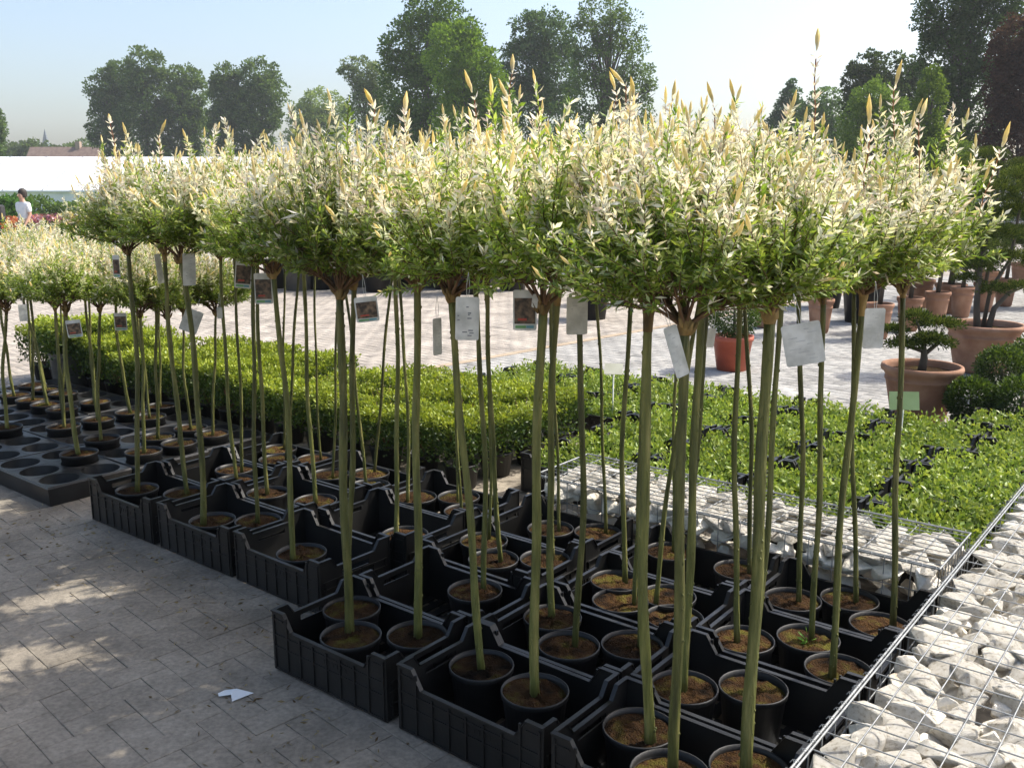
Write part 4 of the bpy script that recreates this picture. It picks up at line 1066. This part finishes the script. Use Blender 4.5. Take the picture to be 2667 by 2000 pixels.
def person(label, X, Y, H, face, shirt='shirt', bag=False, seed=1):
    """standing / walking figure; body one skinned surface, clothes and hair are children"""
    e = empty('person', (X, Y, 0), face); tag(e, label, 'person')
    k = H / 1.72
    def skin_ob(name, verts, edges, radii, m, root=0, sub=2):
        me = bpy.data.meshes.new(name); me.from_pydata([Vector(v) * k for v in verts], edges, []); me.materials.append(M[m])
        o = ob(name, me, e); md = o.modifiers.new('skin', 'SKIN'); md.use_smooth_shade = True
        lay = me.skin_vertices[0] if me.skin_vertices else None
        if lay is None:
            bm = bmesh.new(); bm.from_mesh(me); bm.verts.layers.skin.verify(); bm.to_mesh(me); bm.free(); lay = me.skin_vertices[0]
        for i, rd in enumerate(radii):
            rd = rd if hasattr(rd, '__len__') else (rd, rd); lay.data[i].radius = (rd[0] * k, rd[1] * k); lay.data[i].use_root = (i == root)
        sd_ = o.modifiers.new('sub', 'SUBSURF'); sd_.levels = sub; sd_.render_levels = sub
        return o
    V_ = [(0, 0, .95), (0, 0, 1.12), (0, -.01, 1.32), (0, -.01, 1.42), (0, -.02, 1.50), (0, -.035, 1.58), (0, -.03, 1.66)]
    E_ = [(0, 1), (1, 2), (2, 3), (3, 4), (4, 5), (5, 6)]; Rd = [(.14, .10), (.12, .09), (.15, .10), (.09, .07), .052, (.075, .095), (.06, .075)]
    def chain(start, pts, rad):
        p = start
        for q, rr in zip(pts, rad): V_.append(q); Rd.append(rr); E_.append((p, len(V_) - 1)); p = len(V_) - 1
        return p
    for sg in (-1, 1):
        st = .12 * sg
        hand = chain(2, [(.17 * sg, -.01, 1.37), (.21 * sg, .02 - st * .2, 1.12), (.20 * sg, -.08 - st * .5, .92), (.19 * sg, -.11 - st * .6, .85)], [.055, .043, .032, .026])
        hx, hy, hz_ = V_[hand]
        for f_ in range(4): chain(hand, [(hx + (-.02 + .013 * f_) * .6, hy - .02 + .013 * f_, hz_ - .05), (hx + (-.02 + .013 * f_) * .5, hy - .03 + .013 * f_, hz_ - .085 + .006 * abs(f_ - 1))], [.0095, .008])
        chain(hand, [(hx - .02 * sg, hy - .035, hz_ - .02), (hx - .02 * sg, hy - .05, hz_ - .05)], [.010, .0085])
        chain(0, [(.09 * sg, 0, .88), (.095 * sg, -.04 + st, .48), (.095 * sg, .02 + st * 1.9, .09), (.10 * sg, -.12 + st * 1.9, .035)], [.085, .058, .04, .033])
    skin_ob('body', V_, E_, Rd, 'skin')
    tv = [(0, 0, .90), (0, 0, 1.12), (0, -.01, 1.33), (0, -.01, 1.43), (-.18, -.01, 1.375), (-.215, .012, 1.17), (.18, -.01, 1.375), (.215, -.012, 1.17)]
    skin_ob('shirt', tv, [(0, 1), (1, 2), (2, 3), (2, 4), (4, 5), (2, 6), (6, 7)], [(.165, .125), (.15, .115), (.172, .12), (.085, .075), .07, .062, .07, .062], shirt)
    tr = [(0, 0, .95)]; te = []; trr = [(.15, .115)]
    for sg in (-1, 1):
        st = .12 * sg
        for q, rr in (((.09 * sg, 0, .86), .098), ((.095 * sg, -.04 + st, .48), .078), ((.095 * sg, .02 + st * 1.9, .12), .062)):
            tr.append(q); trr.append(rr); te.append((0 if len(tr) in (2, 5) else len(tr) - 2, len(tr) - 1))
    skin_ob('trousers', tr, te, trr, 'trousers')
    s = MB(); s.lathe([(.001, .13), (.05, .12), (.085, .08), (.098, .03), (.095, -.03), (.085, -.09), (.075, -.10)], 14)
    o = ob('hair', s.mesh('hair', M['hair'], False), e, (0, .012 * k, 1.64 * k), (.12, 0, 0), (k * .95, k * 1.1, k))
    s = MB()
    for sg in (-1, 1): s.tube([(.028 * sg, -.125, 1.615), (.028 * sg, -.130, 1.615)], [.008, .006], 6)
    ob('eyes', s.mesh('eyes', M['hair']), e, (0, 0, 0), (0, 0, 0), k)
    s = MB(); s.tube([(0, -.118, 1.61), (0, -.146, 1.578), (0, -.125, 1.572)], [.008, .014, .008], 6); ob('nose', s.mesh('nose', M['skin'], False), e, (0, 0, 0), (0, 0, 0), k)
    if bag:
        s = MB(); s.box(-.16, .16, .13, .28, 1.0, 1.42); o = ob('rucksack', s.mesh('rucksack', M['bag']), e, (0, 0, 0), (0, 0, 0), k)
        b_ = o.modifiers.new('bevel', 'BEVEL'); b_.width = .05; b_.segments = 3
    return e
X, Y = bp(76, 678); person('person in white short-sleeved shirt and dark trousers walking by the flower beds', X, Y, 1.70, R(-25))
X, Y = bp(-8, 690); person('person in white top with a dark rucksack by the orange flowers', X, Y, 1.66, R(-80), bag=True)

# ------------------------------------------------------------------ background trees
def lobes_tree(name, label, cx, d, base_y, lobes, c1, c2, nclump, leaf, seed, group=None, trunk_w=.22, airy=0.0, cat='tree', per=12):
    """lobes = (px, py, rx px, ry px) at distance d"""
    r = np.random.default_rng(seed); b = at(cx, 480, d); e = empty(name, (b.x, d, -.02)); tag(e, label, cat, group)
    o = np.array((b.x, d, 0)); LB = []
    for (x, y, rx, ry) in lobes:
        c = at(x, y, d); k = d / F_PX; LB.append((np.array((c.x, d, c.z)) - o, rx * k * 1.02, ry * k * 1.02))
    s = MB(); top = max(l[0][2] + l[2] * .5 for l in LB)
    s.tube([(0, 0, 0), (.1, 0, top * .3), (-.1, .1, top * .6), (0, 0, top * .92)], [trunk_w * 1.3, trunk_w, trunk_w * .7, trunk_w * .2], 7)
    for c, rx, rz in LB:
        for q in range(3 if airy == 0 else 9):
            dd = unit(r.normal(size=3)); st = np.array((0, 0, max(.8, (c[2] - rz) * r.uniform(.6, 1.0)))); en = c + dd * np.array((rx, rx * .8, rz)) * .8
            mid = (st + en) / 2 + np.array((0, 0, .3)); s.tube([tuple(st), tuple(mid), tuple(en)], [trunk_w * .4, trunk_w * .25, trunk_w * .06], 5, False)
    ob('trunk', s.mesh('trunk', M['bark'], False), e)
    tot = sum(l[1] * l[2] for l in LB); PP, DD, CC = [], [], []; per = 26
    for c, rx, rz in LB:
        m = max(8, int(nclump * 1.15 * rx * rz / tot)); dd = unit(r.normal(size=(m, 3))); q = r.uniform(.3 if airy else .55, 1.0, (m, 1)) ** .6
        wob = 1 + .14 * np.sin(dd[:, 0:1] * 7 + seed) * np.cos(dd[:, 2:3] * 6 + seed)
        pc_ = c + dd * q * wob * np.array((rx, rx * .85, rz))
        cs = (.16 if not airy else .13) * min(rx, rz) * r.uniform(.6, 1.5, (m, 1, 1)) + leaf * .5
        ld = unit(r.normal(size=(m, per, 3)) + np.array((0, 0, .35))); rad_ = r.uniform(.35, 1.0, (m, per, 1)) ** .5
        pl = pc_[:, None, :] + ld * rad_ * cs * np.array((1.1, 1.1, .8)); shade = r.uniform(size=(m, 1, 1)) * .55 + r.uniform(size=(m, per, 1)) * .45
        PP.append(pl.reshape(-1, 3)); DD.append((ld * .8 + dd[:, None, :] * .4 + r.normal(size=(m, per, 3)) * .5).reshape(-1, 3)); CC.append(lerp(c1, c2, shade).reshape(-1, 3))
    P = np.concatenate(PP); n = len(P); keep = P[:, 2] > .4; P = P[keep]; D = np.concatenate(DD)[keep]; c_ = np.concatenate(CC)[keep]; n = len(P)
    V_, F_, C_ = leaves(P, D, r.uniform(leaf * .7, leaf * 1.4, n), r.uniform(leaf * .5, leaf * .9, n), c_ * np.array((1.5, 1.5, 1.35)), .12, r=r)
    ob('crown', npmesh('crown', V_, F_, M['treeleaf'], C_), e)
DKG, DKG2 = (.035, .065, .028), (.11, .165, .06)
def pop(cx, top, bot, wd, rs):
    """upright crown built from stacked lobes"""
    r = random.Random(rs); L = []; h_ = bot - top
    for k in range(7):
        t = (k + .5) / 7; ww = wd * (.32 + .62 * math.sin(math.pi * min(1, .18 + t * .75))) / 2
        L.append((cx + r.uniform(-.16, .16) * wd, top + h_ * t, ww * r.uniform(.8, 1.05), h_ / 7 * r.uniform(.85, 1.2)))
    for k in range(4): L.append((cx + r.uniform(-.36, .36) * wd, top + h_ * r.uniform(.12, .5), wd * .15, h_ * r.uniform(.10, .17)))
    return L
lobes_tree('poplar_tree', 'tallest dark poplar of the clump behind the white hall', 390, 132, 430, pop(392, 155, 440, 135, 1), DKG, DKG2, 620, .34, 21)
lobes_tree('poplar_tree', 'dark poplar on the spire side of the clump behind the white hall', 295, 135, 430, pop(298, 178, 440, 120, 2) + [(250, 330, 22, 60)], DKG, DKG2, 560, .34, 22)
lobes_tree('poplar_tree', 'broad dark poplar closing the clump behind the white hall', 485, 134, 430, pop(490, 190, 440, 125, 3), DKG, DKG2, 560, .34, 23)
lobes_tree('poplar_tree', 'dark poplar of the separate pair, slimmer crown', 590, 128, 430, pop(592, 186, 440, 95, 4), DKG, DKG2, 480, .33, 24)
lobes_tree('poplar_tree', 'dark poplar of the separate pair, wider crown', 668, 128, 430, pop(668, 184, 440, 125, 5), DKG, DKG2, 600, .33, 25)
lobes_tree('pale_tree', 'pale green round tree between the poplars and the birch', 820, 150, 430, [(790, 300, 40, 45), (835, 275, 48, 45), (875, 310, 40, 50), (820, 350, 70, 60)], (.09, .13, .05), (.20, .26, .11), 380, .34, 26, airy=.4)
lobes_tree('birch_tree', 'thin weeping birch with drooping twigs', 955, 105, 430, [(920, 190, 28, 35), (950, 200, 35, 45), (985, 225, 38, 60), (955, 290, 55, 80), (895, 180, 14, 18)], (.06, .09, .05), (.15, .19, .11), 330, .24, 27, airy=.6, trunk_w=.13)
lobes_tree('large_tree', 'large dark leafy tree rising highest behind the willows', 1120, 88, 430, [(1120, 40, 70, 60), (1090, 130, 90, 80), (1150, 120, 95, 90), (1060, 230, 75, 90), (1130, 260, 110, 110), (1170, 370, 130, 110), (1050, 360, 60, 90), (1020, 140, 22, 26)], (.03, .065, .018), (.10, .17, .04), 1100, .27, 28)
lobes_tree('lime_tree', 'bright yellow-green tree in front of the large dark tree', 1230, 80, 430, [(1170, 150, 60, 90), (1225, 190, 60, 90), (1270, 250, 55, 100), (1290, 340, 50, 90), (1210, 330, 70, 100), (1215, 80, 30, 30)], (.05, .095, .015), (.125, .195, .03), 700, .25, 29)
lobes_tree('large_tree', 'blue-green broad tree beside the airy tree', 1410, 98, 430, [(1385, 100, 55, 55), (1430, 95, 60, 60), (1375, 190, 70, 80), (1440, 200, 75, 90), (1400, 320, 100, 110), (1330, 240, 30, 60)], (.03, .06, .03), (.085, .14, .06), 850, .29, 30)
lobes_tree('airy_tree', 'tall airy tree whose bare limbs and sky show through', 1580, 86, 430, [(1560, 45, 65, 50), (1620, 90, 55, 60), (1520, 110, 45, 70), (1590, 170, 90, 80), (1650, 220, 55, 60), (1540, 260, 80, 80), (1620, 330, 80, 90), (1690, 240, 20, 35)], (.04, .07, .03), (.12, .18, .07), 560, .23, 31, airy=1.0, trunk_w=.28)
lobes_tree('spruce_tree', 'small pointed spruce seen over the willow tips', 2060, 100, 430, [(2060, 225, 10, 20), (2058, 255, 24, 25), (2055, 290, 38, 30), (2050, 330, 50, 40)], (.02, .05, .025), (.06, .11, .05), 260, .24, 32)
lobes_tree('round_tree', 'small round green tree beside the pointed spruce', 2140, 95, 430, [(2150, 265, 40, 35), (2120, 310, 50, 45), (2170, 320, 50, 50), (2140, 390, 80, 60)], (.03, .06, .02), (.09, .16, .05), 320, .24, 33)
lobes_tree('dark_tree', 'dark rounded pine-like tree left of the tall dark trees', 2285, 70, 430, [(2260, 175, 45, 35), (2330, 190, 60, 45), (2230, 220, 40, 40), (2290, 270, 90, 70), (2380, 230, 40, 60), (2300, 370, 110, 90)], (.018, .032, .015), (.05, .08, .03), 700, .20, 34)
lobes_tree('round_tree', 'mid-green young tree in front of the dark rounded tree', 2280, 60, 430, [(2270, 260, 50, 45), (2300, 310, 60, 60), (2240, 330, 50, 60)], (.05, .09, .02), (.13, .20, .05), 300, .16, 35)
lobes_tree('dark_tree', 'very tall dark tree running out of the top of the view', 2500, 52, 430, [(2470, 20, 70, 90), (2540, -60, 100, 100), (2480, 150, 80, 90), (2570, 100, 90, 110), (2450, 300, 70, 120), (2540, 280, 100, 130), (2430, 60, 25, 40), (2620, -20, 60, 90)], (.018, .036, .016), (.06, .10, .04), 1500, .155, 36)
lobes_tree('copper_beech', 'deep purple copper beech at the edge of the view', 2660, 42, 430, [(2660, 130, 70, 90), (2640, 230, 70, 90), (2690, 260, 90, 120), (2640, 360, 80, 80), (2720, 100, 60, 90)], (.016, .012, .012), (.05, .028, .025), 900, .13, 37)
lobes_tree('round_tree', 'yellow-green shrub-like tree under the tall dark trees', 2410, 48, 430, [(2420, 290, 35, 110), (2400, 390, 60, 70), (2460, 420, 60, 60)], (.04, .08, .015), (.13, .19, .04), 420, .14, 38)
for q, (x, y, rx, ry) in enumerate([(40, 400, 45, 42), (90, 392, 40, 40), (10, 405, 40, 45), (150, 400, 40, 30), (215, 395, 50, 40), (-60, 400, 60, 50)]):
    lobes_tree('distant_tree', 'hazy rounded tree of the line beyond the white hall', x, 170, 430, [(x, y + 14, rx, ry * .85), (x + rx * .5, y + 20, rx * .6, ry * .7)], (.045, .07, .03), (.10, .145, .06), 120, .5, 40 + q, 'distant trees beyond the hall')
lobes_tree('poplar_tree', 'dark tree cut by the frame edge beyond the white hall', -30, 120, 430, pop(-25, 280, 440, 70, 9), DKG, DKG2, 260, .33, 55)
# wood closing the horizon
r = np.random.default_rng(66); n = 9000; Xw = r.uniform(-120, 190, n); Hw = 6 + 2.5 * np.sin(Xw * .11) + 1.5 * np.sin(Xw * .37 + 1)
P = np.stack([Xw, 175 + r.uniform(-6, 6, n), Hw * r.uniform(0, 1, n) ** .7], 1)
V_, F_, C_ = leaves(P, r.normal(size=(n, 3)), r.uniform(.9, 1.8, n), r.uniform(.7, 1.3, n), lerp((.03, .05, .022), (.085, .12, .045), r.uniform(size=(n, 1))), .1, r=r)
tag(ob('far_wood', npmesh('far_wood', V_, F_, M['treeleaf'], C_)), 'low dark line of woodland closing the horizon', 'wood', kind='stuff')
# hedge line in front of the white hall
def hedge(label, x0, x1, y, Yd, hgt, c1, c2, seed, n=5000):
    X0 = at(x0, 500, Yd).x; X1 = at(x1, 500, Yd).x; e = empty('hedge', ((X0 + X1) / 2, Yd, 0)); tag(e, label, 'hedge'); r = np.random.default_rng(seed)
    P = np.stack([r.uniform(X0, X1, n) - (X0 + X1) / 2, r.uniform(-.8, .8, n), np.zeros(n)], 1); P[:, 2] = r.uniform(0, 1, n) ** .7 * (hgt + .2 * np.sin(P[:, 0] * .9) + .12 * np.sin(P[:, 0] * 2.7))
    V_, F_, C_ = leaves(P, r.normal(size=(n, 3)) + np.array((0, 0, .4)), r.uniform(.16, .3, n), r.uniform(.1, .2, n), lerp(c1, c2, r.uniform(size=(n, 1))), .1, r=r)
    ob('foliage', npmesh('foliage', V_, F_, M['treeleaf'], C_), e)
hedge('loose green hedge along the foot of the white hall', -200, 760, 0, 56, 1.05, (.04, .08, .02), (.13, .20, .05), 71, 7000)
hedge('rounded darker shrubs at the frame edge before the white hall', -120, 66, 0, 44, 1.15, (.03, .08, .02), (.10, .20, .05), 72, 1800)
hedge('low mixed green bed between the flowers and the paving', 120, 760, 0, 30, .55, (.05, .08, .02), (.17, .22, .06), 73, 6000)
# white hall: long low building, panels with joints
e = empty('white_hall', (-35, 74, 0), R(1.5)); tag(e, 'long white greenhouse with a pale sloping roof behind the flower beds', 'greenhouse')
s = MB(); s.box(-45, 28, 0, 16, 0, 1.5); ob('wall', s.mesh('wall', M['whitehall']), e)
s = MB(); s.add([(-45.2, -.25, 1.45), (28.2, -.25, 1.45), (28.2, 16.2, 1.45), (-45.2, 16.2, 1.45), (-45.2, -.25, 1.56), (28.2, -.25, 1.56), (28.2, 8, 4.35), (-45.2, 8, 4.35), (28.2, 16.2, 1.56), (-45.2, 16.2, 1.56)],
      [(3, 2, 1, 0), (0, 1, 5, 4), (4, 5, 6, 7), (7, 6, 8, 9), (1, 2, 8, 6, 5), (3, 0, 4, 7, 9), (2, 3, 9, 8)]); ob('roof', s.mesh('roof', M['whitehall']), e)
sl_ = math.atan2(2.79, 8.25)
for q in range(24):
    s = MB(); x = -44 + q * 3.05; s.box(x - .045, x + .045, 0, 8.6, 0, .05); ob('glazing_bar', s.mesh('glazing_bar', M['glazebar']), e, (0, -.2, 1.585), (sl_, 0, 0))
# house roof and church spire beyond
p = at(172, 420, 150); e = empty('house', (p.x, 150, 0)); tag(e, 'brown-roofed house showing over the white hall', 'house')
s = MB(); s.box(-5, 5, -3, 3, 0, 4.6); ob('wall', s.mesh('wall', M['brickwall']), e)
s = MB(); s.prism([(-3.4, 4.61), (3.4, 4.61), (0, 8.0)], 'y', -5.4, 5.4); ob('roof', s.mesh('roof', M['roof']), e)
s = MB(); s.box(1.8, 2.5, -.4, .4, 7.0, 8.8); ob('chimney', s.mesh('chimney', M['brickwall']), e)
p = at(122, 400, 420); e = empty('church', (p.x, 420, 0)); tag(e, 'slender pointed church spire on the horizon', 'church')
s = MB(); s.box(-1.6, 1.6, -1.6, 1.6, 0, 16); ob('tower', s.mesh('tower', M['brickwall']), e)
s = MB(); s.add([(-1.9, -1.9, 16.01), (1.9, -1.9, 16.01), (1.9, 1.9, 16.01), (-1.9, 1.9, 16.01), (0, 0, 27)], [(3, 2, 1, 0), (0, 1, 4), (1, 2, 4), (2, 3, 4), (3, 0, 4)]); ob('spire', s.mesh('spire', M['spire']), e)
# parked vans
def van(label, X, Y, rz, m, L=4.9, H=2.35):
    e = empty('parked_van', (X, Y, 0), rz); tag(e, label, 'van'); W = .95
    s = MB(); pr = [(-L / 2, .35), (L / 2 - .1, .35), (L / 2, .55), (L / 2 - .03, 1.0), (L / 2 - .75, 1.25), (L / 2 - 1.35, H - .12), (L / 2 - 1.7, H), (-L / 2 + .12, H), (-L / 2, H - .15)]
    s.prism(pr, 'x', -W, W); o = ob('body', s.mesh('body', M[m]), e); bv = o.modifiers.new('b', 'BEVEL'); bv.width = .06; bv.segments = 2
    s = MB(); s.add([(L / 2 - .78, -W + .12, 1.29), (L / 2 - .78, W - .12, 1.29), (L / 2 - 1.30, W - .16, H - .22), (L / 2 - 1.30, -W + .16, H - .22)], [(0, 1, 2, 3)])
    ob('windscreen', s.mesh('windscreen', M['glass']), e, (.035, 0, .02))
    for sg in (-1, 1):
        s = MB(); s.box(L / 2 - 2.2, L / 2 - 1.25, min(sg * W, sg * (W + .012)), max(sg * W, sg * (W + .012)), 1.3, H - .35); ob('window', s.mesh('window', M['glass']), e)
        for x in (-L / 2 + .95, L / 2 - .95):
            s = MB(); s.tube([(x, sg * (W - .18), .33), (x, sg * (W + .03), .33)], .33, 20); wh = ob('wheel', s.mesh('wheel', M['rubber']), e)
            s = MB(); s.tube([(x, sg * (W + .025), .33), (x, sg * (W + .04), .33)], .19, 16); ob('rim', s.mesh('rim', M['vansilver']), wh)
        s = MB(); s.box(L / 2 - .06, L / 2 + .01, min(sg * .5, sg * .8), max(sg * .5, sg * .8), .75, .93); ob('headlight', s.mesh('headlight', M['signwhite']), e)
p = at(2490, 480, 40); van('dark blue-green van parked under the tall dark trees', p.x, 40, R(-60), 'vandark')
p = at(2545, 480, 38); van('silver van parked between the dark and the red van', p.x, 38, R(-75), 'vansilver', 4.6, 2.3)
p = at(2690, 480, 38); van('red van parked at the edge under the copper beech', p.x, 38.5, R(200), 'vanred', 5.0, 2.3)

# ------------------------------------------------------------------ air
hz = MB(); hz.box(-420, 420, -40, 470, -1.2, 34)
hm_ = bpy.data.materials.new('haze_air'); hm_.use_nodes = True; ht = hm_.node_tree
ht.nodes.remove(ht.nodes['Principled BSDF'])
pv = ht.nodes.new('ShaderNodeVolumePrincipled'); pv.inputs['Color'].default_value = (.92, .95, 1.0, 1); pv.inputs['Density'].default_value = .00055; pv.inputs['Anisotropy'].default_value = .2
ht.links.new(pv.outputs[0], ht.nodes['Material Output'].inputs['Volume'])
tag(ob('haze', hz.mesh('haze', hm_)), 'thin pale summer haze in the air', 'haze', kind='stuff')
